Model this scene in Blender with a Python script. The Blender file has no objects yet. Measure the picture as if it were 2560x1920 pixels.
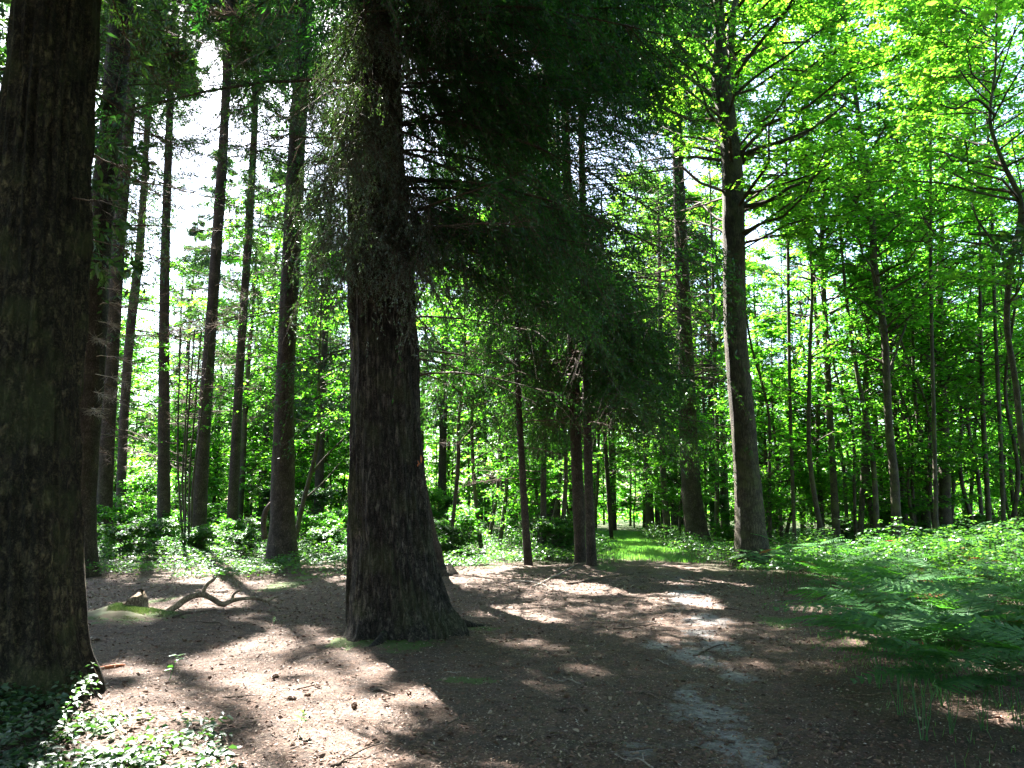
import bpy, math
import numpy as np

# ------------------------------------------------------------------ camera, sky, sun, exposure
scene = bpy.context.scene
COL = scene.collection
PITCH = math.radians(9.44)
CP, SP = math.cos(PITCH), math.sin(PITCH)
cam_data = bpy.data.cameras.new("camera")
cam = bpy.data.objects.new("camera", cam_data)
COL.objects.link(cam)
cam.location = (0, 0, 1.6)
cam.rotation_euler = (math.radians(90) + PITCH, 0, 0)
cam_data.sensor_width = 36.0
cam_data.lens = 36.0 * 1600.0 / 2212.0
cam_data.clip_start = 0.05
cam_data.clip_end = 1000.0
scene.camera = cam

SUN_EL = math.radians(50.0)
SUN_AZ = math.radians(-27.0)          # from +Y towards +X
SUN = np.array([math.sin(SUN_AZ) * math.cos(SUN_EL), math.cos(SUN_AZ) * math.cos(SUN_EL), math.sin(SUN_EL)])

world = bpy.data.worlds.new("World")
scene.world = world
world.use_nodes = True
wn = world.node_tree.nodes
wl = world.node_tree.links
wn.clear()
sky = wn.new("ShaderNodeTexSky")
sky.sky_type = 'NISHITA'
sky.sun_disc = False
sky.sun_elevation = SUN_EL
sky.sun_rotation = SUN_AZ
sky.air_density = 1.0
sky.dust_density = 1.5
bg = wn.new("ShaderNodeBackground")
bg.inputs["Strength"].default_value = 0.05
wo = wn.new("ShaderNodeOutputWorld")
wl.new(sky.outputs[0], bg.inputs["Color"])
wl.new(bg.outputs[0], wo.inputs["Surface"])

sun_data = bpy.data.lights.new("sun", 'SUN')
sun_data.energy = 5.0
sun_data.angle = math.radians(0.53)
sun_data.color = (1.0, 0.94, 0.86)
sun = bpy.data.objects.new("sun", sun_data)
COL.objects.link(sun)
from mathutils import Vector
sun.rotation_euler = Vector(-SUN).to_track_quat('-Z', 'Y').to_euler()
sun.location = (-10, 20, 40)

scene.view_settings.view_transform = 'Standard'
scene.view_settings.look = 'None'
scene.view_settings.gamma = 1.0
scene.view_settings.use_curve_mapping = False
scene.view_settings.exposure = 3.9

cy = scene.cycles
cy.max_bounces = 8
cy.diffuse_bounces = 6
cy.glossy_bounces = 2
cy.transmission_bounces = 4
cy.transparent_max_bounces = 4
cy.caustics_reflective = False
cy.caustics_refractive = False
cy.use_denoising = True
try:
    cy.denoiser = 'OPENIMAGEDENOISE'
    cy.denoising_input_passes = 'RGB_ALBEDO_NORMAL'
    cy.denoising_prefilter = 'ACCURATE'
except Exception:
    pass
cy.use_adaptive_sampling = False
scene.render.use_persistent_data = False

# ------------------------------------------------------------------ picture measurements -> world points
def P(px, py, d):
    u = (px - 1106.0) / 1600.0
    v = (829.5 - py) / 1600.0
    dy = CP - v * SP
    k = d / dy
    return np.array([u * k, d, 1.6 + (SP + v * CP) * k]), k

def G(px, py, z=0.0):
    u = (px - 1106.0) / 1600.0
    v = (829.5 - py) / 1600.0
    dz = SP + v * CP
    k = (z - 1.6) / dz
    return np.array([u * k, (CP - v * SP) * k])

# ------------------------------------------------------------------ numeric helpers
_T = np.random.default_rng(77).random((32, 32, 32)).astype(np.float32)
def vnoise(p):
    p = np.asarray(p, dtype=np.float64)
    i = np.floor(p).astype(np.int64)
    f = p - i
    f = f * f * (3 - 2 * f)
    i0 = i % 32
    i1 = (i + 1) % 32
    r = 0
    for a in (0, 1):
        ia = (i1 if a else i0)[:, 0]
        wa = f[:, 0] if a else 1 - f[:, 0]
        for b in (0, 1):
            ib = (i1 if b else i0)[:, 1]
            wb = f[:, 1] if b else 1 - f[:, 1]
            for c in (0, 1):
                ic = (i1 if c else i0)[:, 2]
                wc = f[:, 2] if c else 1 - f[:, 2]
                r = r + _T[ia, ib, ic] * wa * wb * wc
    return r * 2 - 1          # -1..1

def fbm(p, o=3):
    a, s, r = 1.0, 1.0, 0
    for k in range(o):
        r = r + a * vnoise(p * s + 7.3 * k)
        a *= 0.5
        s *= 2.03
    return r

def xyz(x, y, z=None):
    x = np.asarray(x, dtype=float)
    return np.stack([x, np.broadcast_to(y, x.shape), np.zeros_like(x) if z is None else np.broadcast_to(z, x.shape)], -1)

def nrm(v):
    return v / (np.linalg.norm(v, axis=-1, keepdims=True) + 1e-9)

def inpoly(x, y, poly):
    r = np.zeros(x.shape, bool)
    n = len(poly)
    j = n - 1
    for i in range(n):
        xi, yi = poly[i]
        xj, yj = poly[j]
        c = ((yi > y) != (yj > y)) & (x < (xj - xi) * (y - yi) / (yj - yi + 1e-12) + xi)
        r ^= c
        j = i
    return r

def gz(x, y):
    x = np.asarray(x, dtype=float)
    y = np.asarray(y, dtype=float)
    sh = x.shape
    xf, yf = x.ravel(), y.ravel()
    z = 0.10 * vnoise(xyz(xf / 5.5 + 3.1, yf / 5.5)) + 0.035 * vnoise(xyz(xf / 1.3, yf / 1.3 + 9))
    z = z + 0.012 * vnoise(xyz(xf / 0.33 + 5, yf / 0.33))
    z = z * np.clip((yf - 1) / 8, 0.35, 1)
    for (cx, cyy, h, s) in MOUNDS:
        z = z + h * np.exp(-((xf - cx) ** 2 + (yf - cyy) ** 2) / (s * s))
    return z.reshape(sh)

MOUNDS = []
def mound(px, py, h, s):
    g = G(px, py)
    MOUNDS.append((g[0], g[1], h, s))
mound(865, 1385, 0.12, 1.1)
mound(60, 1540, 0.08, 1.0)
mound(290, 1345, 0.06, 0.9)
mound(1270, 1232, 0.16, 1.1)
mound(1090, 1232, 0.10, 0.9)
mound(2080, 1260, 0.16, 3.0)
mound(2350, 1240, 0.22, 4.0)

# sunlit openings in the high canopy, drawn on the ground
def gpoly(pts):
    return [tuple(G(a, b)) for a, b in pts]
LIT = [gpoly(p) for p in [
    [(170, 1445), (290, 1418), (345, 1440), (385, 1490), (350, 1530), (430, 1560), (500, 1620), (560, 1700), (150, 1700), (172, 1560)],
    [(520, 1385), (600, 1350), (700, 1352), (760, 1400), (850, 1420), (930, 1500), (985, 1550), (960, 1600), (860, 1610), (900, 1680), (700, 1690), (640, 1610), (560, 1545), (400, 1450), (395, 1415)],
    [(230, 1305), (420, 1298), (440, 1316), (330, 1330), (240, 1318)],
    [(440, 1255), (600, 1240), (620, 1262), (520, 1285), (450, 1280)],
    [(190, 1325), (400, 1300), (420, 1330), (300, 1365), (200, 1372)], [(500, 1335), (610, 1330), (590, 1350), (500, 1352)],
    [(985, 1305), (1100, 1303), (1195, 1330), (1180, 1345), (1080, 1333)],
    [(1000, 1225), (1090, 1215), (1150, 1232), (1060, 1245)],
    [(1160, 1258), (1330, 1268), (1380, 1290), (1240, 1282)],
    [(1330, 1288), (1450, 1282), (1560, 1300), (1600, 1330), (1460, 1318)],
    [(1400, 1205), (1480, 1212), (1620, 1235), (1500, 1242), (1400, 1232)],
    [(1370, 1262), (1500, 1258), (1640, 1270), (1500, 1276)],
    [(1960, 1420), (2120, 1400), (2260, 1440), (2180, 1480), (2060, 1470)], [(2000, 1520), (2150, 1520), (2230, 1560), (2120, 1590), (2010, 1555)], [(1800, 1375), (1900, 1370), (1930, 1392), (1830, 1398)],
    [(1130, 1445), (1230, 1440), (1290, 1475), (1190, 1480)],
    [(1500, 1440), (1640, 1430), (1660, 1450), (1540, 1462)],
    [(1080, 1380), (1150, 1376), (1180, 1390), (1100, 1396)],
    [(1690, 1318), (1860, 1315), (1900, 1340), (1760, 1345)],
    [(300, 1130), (460, 1130), (520, 1250), (400, 1262), (330, 1225)],
    [(960, 1120), (1240, 1120), (1250, 1215), (1100, 1212), (980, 1215)],
    [(1280, 1100), (1560, 1100), (1560, 1195), (1420, 1200), (1330, 1195)],
    [(1700, 1135), (2450, 1110), (2450, 1350), (2250, 1400), (2080, 1375), (1960, 1340), (1850, 1290), (1760, 1260)],
    [(660, 1130), (760, 1130), (760, 1190), (690, 1190)],
]]
LIT.append([(-0.5, 5.2), (0.4, 5.4), (1.7, 3.4), (0.6, 2.6)])
LIT.append(gpoly([(340, 1325), (420, 1270), (520, 1280), (600, 1300), (480, 1322)]))
def lit(C):
    t = (C[:, 2] - 0.15) / SUN[2]
    gx = C[:, 0] - SUN[0] * t
    gy = C[:, 1] - SUN[1] * t
    n = vnoise(xyz(gx * 2.1 + 11, gy * 2.1))
    m = vnoise(xyz(gx * 2.1, gy * 2.1 + 31))
    gx2, gy2 = gx + 0.22 * n, gy + 0.3 * m
    r = np.zeros(len(C), bool)
    for p in LIT:
        r |= inpoly(gx2, gy2, p)
    r &= vnoise(xyz(gx * 3.4, gy * 1.9 + 71)) + 0.4 * vnoise(xyz(gx * 8, gy * 5 + 17)) > -0.62
    return r

# ------------------------------------------------------------------ mesh building
class Buf:
    def __init__(s):
        s.v, s.f, s.n = [], [], 0
    def add(s, V, F):
        if len(V) == 0:
            return
        s.v.append(V.reshape(-1, 3).astype(np.float32))
        s.f.append((F + s.n).astype(np.int32))
        s.n += len(s.v[-1])
    def mesh(s, name, mats, smooth=False, origin=(0, 0, 0)):
        V = np.concatenate(s.v) - np.array(origin, dtype=np.float32)
        F = np.concatenate(s.f)
        me = bpy.data.meshes.new(name)
        me.vertices.add(len(V))
        me.vertices.foreach_set("co", V.ravel())
        me.loops.add(F.size)
        me.loops.foreach_set("vertex_index", F.ravel())
        me.polygons.add(len(F))
        me.polygons.foreach_set("loop_start", np.arange(0, F.size, F.shape[1], dtype=np.int32))
        if smooth:
            me.polygons.foreach_set("use_smooth", np.ones(len(F), bool))
        me.update(calc_edges=True)
        for m in (mats if isinstance(mats, (list, tuple)) else [mats]):
            me.materials.append(m)
        return me

def link(name, data, parent=None, loc=(0, 0, 0), rot=(0, 0, 0), scale=None):
    o = bpy.data.objects.new(name, data)
    COL.objects.link(o)
    o.location = [float(a) for a in loc]
    o.rotation_euler = rot
    if scale is not None:
        o.scale = (scale,) * 3 if np.isscalar(scale) else scale
    if parent is not None:
        o.parent = parent
    return o

def tag(o, label=None, cat=None, group=None, kind=None):
    if label: o["label"] = label
    if cat: o["category"] = cat
    if group: o["group"] = group
    if kind: o["kind"] = kind
    return o

def thing(name, label, cat, loc, group=None, rotz=0.0, scale=None):
    o = link(name, None, None, loc, (0, 0, rotz), scale)
    o.empty_display_size = 0.3
    return tag(o, label, cat, group)

def quad_leaves(C, D, N, L, W, fold=0.0, mid=0.45):
    n = len(C)
    L = np.broadcast_to(L, (n,))[:, None]
    W = np.broadcast_to(W, (n,))[:, None]
    S = nrm(np.cross(D, N))
    U = np.cross(S, D)
    V = np.stack([C, C + D * L * mid + S * W * .5 + U * fold * W, C + D * L, C + D * L * mid - S * W * .5 + U * fold * W], 1)
    F = np.arange(4 * n).reshape(n, 4)
    return V, F

def nice_leaves(C, D, N, L, W, fold=0.18, droop=0.15):
    n = len(C)
    L = np.broadcast_to(L, (n,))[:, None]
    W = np.broadcast_to(W, (n,))[:, None]
    S = nrm(np.cross(D, N))
    U = np.cross(S, D)
    b = C
    tip = C + D * L - U * droop * L
    mid1 = C + D * L * .33
    mid2 = C + D * L * .7 - U * droop * .4 * L
    l1 = mid1 + S * W * .5 + U * fold * W
    l2 = mid2 + S * W * .36 + U * fold * W * .6
    r1 = mid1 - S * W * .5 + U * fold * W
    r2 = mid2 - S * W * .36 + U * fold * W * .6
    V = np.stack([b, l1, l2, tip, r2, r1], 1)
    k = np.arange(n)[:, None] * 6
    F = np.concatenate([k + np.array([0, 1, 2, 3]), k + np.array([0, 3, 4, 5])])
    return V, F

def prisms(A, B, ra, rb):
    n = len(A)
    if n == 0:
        return np.zeros((0, 3)), np.zeros((0, 4), int)
    ra = np.broadcast_to(ra, (n,))[:, None]
    rb = np.broadcast_to(rb, (n,))[:, None]
    D = nrm(B - A)
    ref = np.where(np.abs(D[:, 2:3]) > 0.9, np.array([[1., 0, 0]]), np.array([[0, 0, 1.]]))
    X = nrm(np.cross(D, ref))
    Y = np.cross(D, X)
    vs = []
    for R, Q in ((ra, A), (rb, B)):
        for k in range(3):
            a = 2 * math.pi * k / 3
            vs.append(Q + (X * math.cos(a) + Y * math.sin(a)) * R)
    V = np.stack(vs, 1)
    k = np.arange(n)[:, None] * 6
    F = np.concatenate([k + np.array([0, 1, 4, 3]), k + np.array([1, 2, 5, 4]), k + np.array([2, 0, 3, 5])])
    return V, F

def spline(pts, n):
    pts = np.asarray(pts, float)
    m = len(pts)
    d = np.r_[0, np.cumsum(np.linalg.norm(np.diff(pts[:, :3], axis=0), axis=1))]
    tang = np.gradient(pts, d, axis=0) if m > 2 else np.repeat([(pts[1] - pts[0]) / d[-1]], 2, 0)
    s = np.linspace(0, d[-1], n)
    i = np.clip(np.searchsorted(d, s, side='right') - 1, 0, m - 2)
    h = (d[i + 1] - d[i])[:, None]
    t = ((s - d[i]) / h[:, 0])[:, None]
    return (2*t**3-3*t**2+1)*pts[i] + (t**3-2*t**2+t)*h*tang[i] + (-2*t**3+3*t**2)*pts[i+1] + (t**3-t**2)*h*tang[i+1]

def tube(pts, rad, sides=8, disp=None, cap=True):
    pts = np.asarray(pts, float)
    m = len(pts)
    rad = np.broadcast_to(rad, (m,))
    T = nrm(np.gradient(pts, axis=0))
    X = np.zeros((m, 3))
    x = np.cross(T[0], [0, 1, 0] if abs(T[0][1]) < 0.9 else [1, 0, 0])
    x /= np.linalg.norm(x)
    for i in range(m):
        x = x - T[i] * x.dot(T[i])
        x /= np.linalg.norm(x)
        X[i] = x
    Y = np.cross(T, X)
    a = np.linspace(0, 2 * math.pi, sides, endpoint=False)
    dirs = X[:, None] * np.cos(a)[None, :, None] + Y[:, None] * np.sin(a)[None, :, None]
    R = np.repeat(rad[:, None], sides, 1)
    if disp is not None:
        R = disp(R, a[None, :], pts, dirs)
    V = (pts[:, None] + dirs * R[..., None]).reshape(-1, 3)
    i = np.arange(m - 1)[:, None] * sides
    j = np.arange(sides)[None, :]
    j2 = (j + 1) % sides
    F = np.stack([i + j, i + j2, i + sides + j2, i + sides + j], -1).reshape(-1, 4)
    if cap:
        V = np.concatenate([V, pts[:1], pts[-1:]])
        n0 = m * sides
        jj = np.arange(0, sides - 1, 2)
        capF = []
        for q in range(0, sides, 2):
            a1, a2, a3 = q, (q + 1) % sides, (q + 2) % sides
            capF.append([n0, a3, a2, a1])
            b = (m - 1) * sides
            capF.append([n0 + 1, b + a1, b + a2, b + a3])
        F = np.concatenate([F, np.array(capF)])
    return V, F

# ------------------------------------------------------------------ materials
def new_mat(name):
    m = bpy.data.materials.new(name)
    m.use_nodes = True
    m.node_tree.nodes.clear()
    return m, m.node_tree.nodes, m.node_tree.links

def ramp(nodes, links, src, stops):
    r = nodes.new("ShaderNodeValToRGB")
    e = r.color_ramp.elements
    e[0].position, e[0].color = stops[0][0], (*stops[0][1], 1)
    e[1].position, e[1].color = stops[-1][0], (*stops[-1][1], 1)
    for p, c in stops[1:-1]:
        x = e.new(p)
        x.color = (*c, 1)
    links.new(src, r.inputs[0])
    return r.outputs[0]

def leaf_mat(name, cols, trans, tfac=0.45, gloss=0.08, grough=0.35):
    m, n, l = new_mat(name)
    g = n.new("ShaderNodeNewGeometry")
    c = ramp(n, l, g.outputs["Random Per Island"], [(i / (len(cols) - 1), x) for i, x in enumerate(cols)])
    d = n.new("ShaderNodeBsdfDiffuse")
    l.new(c, d.inputs[0])
    t = n.new("ShaderNodeBsdfTranslucent")
    tc = ramp(n, l, g.outputs["Random Per Island"], [(i / (len(trans) - 1), x) for i, x in enumerate(trans)])
    co = n.new("ShaderNodeTexCoord")
    nz = n.new("ShaderNodeTexNoise"); nz.inputs["Scale"].default_value = 0.9; nz.inputs["Detail"].default_value = 2
    l.new(co.outputs["Object"], nz.inputs["Vector"])
    hv = n.new("ShaderNodeMixRGB"); hv.blend_type = 'MULTIPLY'; hv.inputs[0].default_value = 1.0
    l.new(tc, hv.inputs[1]); l.new(ramp(n, l, nz.outputs[0], [(0.38, (0.62, 0.74, 0.8)), (0.52, (1, 1, 1)), (0.66, (1.25, 1.08, 0.9))]), hv.inputs[2])
    l.new(hv.outputs[0], t.inputs[0])
    gl = n.new("ShaderNodeBsdfGlossy")
    gl.inputs["Roughness"].default_value = grough
    gl.inputs["Color"].default_value = (0.9, 0.95, 1, 1)
    m1 = n.new("ShaderNodeMixShader"); m1.inputs[0].default_value = tfac
    l.new(d.outputs[0], m1.inputs[1]); l.new(t.outputs[0], m1.inputs[2])
    m2 = n.new("ShaderNodeMixShader"); m2.inputs[0].default_value = gloss
    l.new(m1.outputs[0], m2.inputs[1]); l.new(gl.outputs[0], m2.inputs[2])
    o = n.new("ShaderNodeOutputMaterial")
    l.new(m2.outputs[0], o.inputs[0])
    return m

def bark_mat(name, cols, scale=1.0, bump=0.5, moss=0.0, zs=0.25):
    m, n, l = new_mat(name)
    tc = n.new("ShaderNodeTexCoord")
    mp = n.new("ShaderNodeMapping")
    mp.inputs["Scale"].default_value = (scale, scale, scale * zs)
    l.new(tc.outputs["Object"], mp.inputs[0])
    n1 = n.new("ShaderNodeTexNoise"); n1.inputs["Scale"].default_value = 22; n1.inputs["Detail"].default_value = 8; n1.inputs["Roughness"].default_value = 0.6; n1.inputs["Distortion"].default_value = 0.6
    l.new(mp.outputs[0], n1.inputs["Vector"])
    n2 = n.new("ShaderNodeTexNoise"); n2.inputs["Scale"].default_value = 45; n2.inputs["Detail"].default_value = 6; n2.inputs["Roughness"].default_value = 0.7
    l.new(tc.outputs["Object"], n2.inputs["Vector"])
    ab = n.new("ShaderNodeMath"); ab.operation = 'MULTIPLY_ADD'; l.new(n1.outputs[0], ab.inputs[0]); ab.inputs[1].default_value = 2.0; ab.inputs[2].default_value = -1.0
    ab2 = n.new("ShaderNodeMath"); ab2.operation = 'ABSOLUTE'; l.new(ab.outputs[0], ab2.inputs[0])
    sub = n.new("ShaderNodeMath"); sub.operation = 'MULTIPLY_ADD'; l.new(n2.outputs[0], sub.inputs[0]); sub.inputs[1].default_value = 0.9; sub.inputs[2].default_value = -0.25
    mul = n.new("ShaderNodeMath"); mul.operation = 'MULTIPLY_ADD'; mul.use_clamp = True
    mp2 = n.new("ShaderNodeMapping"); mp2.inputs["Scale"].default_value = (scale, scale, scale * max(zs, 0.33)); l.new(tc.outputs["Object"], mp2.inputs[0])
    mx = n.new("ShaderNodeMixRGB"); mx.inputs[0].default_value = 0.10; l.new(mp2.outputs[0], mx.inputs[1]); l.new(n2.outputs["Color"], mx.inputs[2])
    vo = n.new("ShaderNodeTexVoronoi"); vo.feature = 'DISTANCE_TO_EDGE'; vo.inputs["Scale"].default_value = 20; l.new(mx.outputs[0], vo.inputs["Vector"])
    ve = n.new("ShaderNodeMath"); ve.operation = 'MULTIPLY'; ve.use_clamp = True; l.new(vo.outputs[0], ve.inputs[0]); ve.inputs[1].default_value = 7.0
    ad = n.new("ShaderNodeMath"); ad.operation = 'MULTIPLY_ADD'; l.new(ve.outputs[0], ad.inputs[0]); ad.inputs[1].default_value = 0.45; ad.inputs[2].default_value = -0.32
    ad2 = n.new("ShaderNodeMath"); ad2.operation = 'ADD'; l.new(ad.outputs[0], ad2.inputs[0]); l.new(sub.outputs[0], ad2.inputs[1])
    l.new(ab2.outputs[0], mul.inputs[0]); mul.inputs[1].default_value = 1.7; l.new(ad2.outputs[0], mul.inputs[2])
    c = ramp(n, l, mul.outputs[0], [(0.15, cols[0]), (0.5, cols[1]), (0.9, cols[2])])
    nv = n.new("ShaderNodeTexNoise"); nv.inputs["Scale"].default_value = 3.2; nv.inputs["Detail"].default_value = 7; nv.inputs["Roughness"].default_value = 0.65
    l.new(tc.outputs["Object"], nv.inputs["Vector"])
    mv = n.new("ShaderNodeMixRGB"); mv.blend_type = 'MULTIPLY'; mv.inputs[0].default_value = 1.0
    l.new(c, mv.inputs[1]); l.new(ramp(n, l, nv.outputs[0], [(0.34, (0.55, 0.5, 0.48)), (0.5, (1.0, 1.0, 1.0)), (0.66, (1.7, 1.65, 1.6))]), mv.inputs[2])
    c = mv.outputs[0]
    if moss > 0:
        nm = n.new("ShaderNodeTexNoise"); nm.inputs["Scale"].default_value = 2.2; nm.inputs["Detail"].default_value = 6
        l.new(tc.outputs["Object"], nm.inputs["Vector"])
        f = ramp(n, l, nm.outputs[0], [(0.5, (0, 0, 0)), (0.62, (moss, moss, moss))])
        mm = n.new("ShaderNodeMixRGB")
        l.new(f, mm.inputs[0]); l.new(c, mm.inputs[1]); mm.inputs[2].default_value = (0.075, 0.085, 0.03, 1)
        c = mm.outputs[0]
    b = n.new("ShaderNodeBump"); b.inputs["Strength"].default_value = bump; b.inputs["Distance"].default_value = 0.04
    l.new(mul.outputs[0], b.inputs["Height"])
    p = n.new("ShaderNodeBsdfPrincipled")
    p.inputs["Roughness"].default_value = 0.85
    p.inputs["Specular IOR Level"].default_value = 0.25
    l.new(c, p.inputs["Base Color"]); l.new(b.outputs[0], p.inputs["Normal"])
    o = n.new("ShaderNodeOutputMaterial")
    l.new(p.outputs[0], o.inputs[0])
    return m

def plain_mat(name, cols, rough=0.8, scale=30.0, island=True, bump=0.3, spec=0.3):
    m, n, l = new_mat(name)
    if island:
        g = n.new("ShaderNodeNewGeometry")
        src = g.outputs["Random Per Island"]
    else:
        tc = n.new("ShaderNodeTexCoord")
        nz = n.new("ShaderNodeTexNoise"); nz.inputs["Scale"].default_value = scale; nz.inputs["Detail"].default_value = 6
        l.new(tc.outputs["Object"], nz.inputs["Vector"])
        src = nz.outputs[0]
    c = ramp(n, l, src, [(i / (len(cols) - 1) if island else 0.3 + 0.4 * i / (len(cols) - 1), x) for i, x in enumerate(cols)])
    p = n.new("ShaderNodeBsdfPrincipled")
    p.inputs["Roughness"].default_value = rough
    p.inputs["Specular IOR Level"].default_value = spec
    l.new(c, p.inputs["Base Color"])
    if not island:
        b = n.new("ShaderNodeBump"); b.inputs["Strength"].default_value = bump; b.inputs["Distance"].default_value = 0.02
        l.new(src, b.inputs["Height"]); l.new(b.outputs[0], p.inputs["Normal"])
    o = n.new("ShaderNodeOutputMaterial")
    l.new(p.outputs[0], o.inputs[0])
    return m

M_BEECH = leaf_mat("beech_leaves", [(0.022, 0.075, 0.012), (0.04, 0.11, 0.016), (0.06, 0.14, 0.02)],
                   [(0.09, 0.40, 0.012), (0.15, 0.54, 0.02), (0.20, 0.64, 0.03), (0.30, 0.70, 0.05)], 0.58, 0.03)
M_OAK = leaf_mat("oak_leaves", [(0.03, 0.08, 0.015), (0.055, 0.12, 0.02)],
                 [(0.14, 0.46, 0.015), (0.22, 0.60, 0.03), (0.34, 0.70, 0.05)], 0.55, 0.03)
M_DARKLEAF = leaf_mat("dark_broad_leaves", [(0.02, 0.055, 0.015), (0.04, 0.09, 0.022)],
                      [(0.05, 0.22, 0.015), (0.12, 0.38, 0.025)], 0.4, 0.04)
M_FIR = leaf_mat("fir_needles", [(0.016, 0.034, 0.012), (0.028, 0.058, 0.018), (0.045, 0.08, 0.022)],
                 [(0.03, 0.12, 0.015), (0.12, 0.30, 0.025)], 0.3, 0.035, 0.35)
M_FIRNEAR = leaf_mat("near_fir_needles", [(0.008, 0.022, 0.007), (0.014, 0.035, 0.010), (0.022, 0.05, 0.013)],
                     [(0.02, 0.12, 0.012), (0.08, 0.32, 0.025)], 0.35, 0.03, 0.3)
M_SPRAYLIT = leaf_mat("sunlit_spray_needles", [(0.03, 0.05, 0.03), (0.06, 0.085, 0.055), (0.10, 0.12, 0.09)],
                     [(0.05, 0.14, 0.02), (0.14, 0.32, 0.03)], 0.22, 0.10, 0.4)  # paler than the crown needles: sunlit glints put into the colour
M_SPRUCE = leaf_mat("spruce_needles", [(0.013, 0.034, 0.010), (0.022, 0.055, 0.014), (0.035, 0.08, 0.018)],
                    [(0.03, 0.14, 0.012), (0.12, 0.36, 0.03)], 0.28, 0.025, 0.35)
M_FERN = leaf_mat("fern_fronds", [(0.035, 0.11, 0.035), (0.05, 0.145, 0.045), (0.065, 0.16, 0.035)],
                  [(0.06, 0.30, 0.02), (0.14, 0.46, 0.03)], 0.4, 0.035, 0.45)
M_BRAMBLE = leaf_mat("bramble_leaves", [(0.012, 0.045, 0.010), (0.022, 0.07, 0.014), (0.04, 0.10, 0.02)],
                     [(0.06, 0.26, 0.015), (0.2, 0.5, 0.04)], 0.38, 0.035, 0.4)
M_IVY = leaf_mat("ground_bramble_leaves", [(0.02, 0.05, 0.022), (0.035, 0.075, 0.03), (0.06, 0.10, 0.045), (0.12, 0.14, 0.09)],
                 [(0.05, 0.18, 0.02), (0.16, 0.36, 0.04)], 0.25, 0.06, 0.42)
M_GRASS = leaf_mat("grass_blades", [(0.05, 0.12, 0.03), (0.08, 0.16, 0.04)], [(0.12, 0.42, 0.04), (0.25, 0.6, 0.06)], 0.45, 0.06, 0.4)
M_DEADNEEDLE = leaf_mat("rust_needles", [(0.16, 0.05, 0.02), (0.25, 0.09, 0.03)], [(0.4, 0.12, 0.03), (0.5, 0.2, 0.05)], 0.4, 0.04)
M_LITTER = plain_mat("leaf_litter", [(0.05, 0.028, 0.02), (0.10, 0.055, 0.038), (0.17, 0.10, 0.07), (0.13, 0.06, 0.04), (0.34, 0.27, 0.2)], 0.7)
M_CHIP = plain_mat("pale_chips", [(0.22, 0.17, 0.13), (0.42, 0.36, 0.3), (0.16, 0.10, 0.07)], 0.6)
M_TWIG = bark_mat("twig_bark", [(0.05, 0.036, 0.028), (0.11, 0.08, 0.06), (0.2, 0.16, 0.12)], 2.0, 0.2)
M_TWIGPALE = bark_mat("bleached_and_sunlit_twig", [(0.2, 0.17, 0.14), (0.34, 0.3, 0.26), (0.45, 0.4, 0.36)], 2.0, 0.2)
M_BRANCH = bark_mat("dead_branch_wood", [(0.10, 0.07, 0.045), (0.24, 0.18, 0.12), (0.36, 0.29, 0.21)], 1.4, 0.35, 0.0)
M_LIMB = bark_mat("limb_bark", [(0.04, 0.03, 0.022), (0.08, 0.06, 0.045), (0.12, 0.095, 0.07)], 1.5, 0.3)
M_FIRBARK = bark_mat("fir_bark", [(0.012, 0.010, 0.008), (0.052, 0.043, 0.035), (0.13, 0.11, 0.09)], 0.9, 0.8, 0.3, 0.2)
M_LARCHBARK = bark_mat("ridged_bark", [(0.016, 0.013, 0.008), (0.055, 0.045, 0.027), (0.13, 0.105, 0.058)], 0.8, 1.0, 0.6, 0.45)
M_SPRUCEBARK = bark_mat("spruce_bark", [(0.02, 0.015, 0.012), (0.048, 0.037, 0.030), (0.09, 0.07, 0.058)], 1.2, 0.4, 0.1, 0.5)
M_OAKBARK = bark_mat("oak_bark", [(0.028, 0.023, 0.017), (0.068, 0.056, 0.04), (0.11, 0.094, 0.07)], 1.1, 0.7, 0.5, 0.15)
M_SMOOTHBARK = bark_mat("smooth_bark", [(0.032, 0.027, 0.02), (0.055, 0.048, 0.034), (0.085, 0.074, 0.055)], 1.0, 0.2, 0.7, 0.6)
M_WOUND = plain_mat("bare_orange_wood", [(0.35, 0.09, 0.03), (0.5, 0.16, 0.06)], 0.7, 25, False)
M_CONE = plain_mat("cone_scales", [(0.07, 0.04, 0.025), (0.16, 0.09, 0.05)], 0.7, 60, False, 0.5)
M_MOSS = leaf_mat("moss_tufts", [(0.07, 0.09, 0.04), (0.13, 0.16, 0.07)], [(0.12, 0.2, 0.04), (0.2, 0.32, 0.06)], 0.3, 0.03, 0.5)
M_MOSSBASE = plain_mat("moss_cushion", [(0.10, 0.065, 0.045), (0.09, 0.085, 0.045), (0.14, 0.16, 0.09)], 0.9, 5, False, 0.8)

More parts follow.
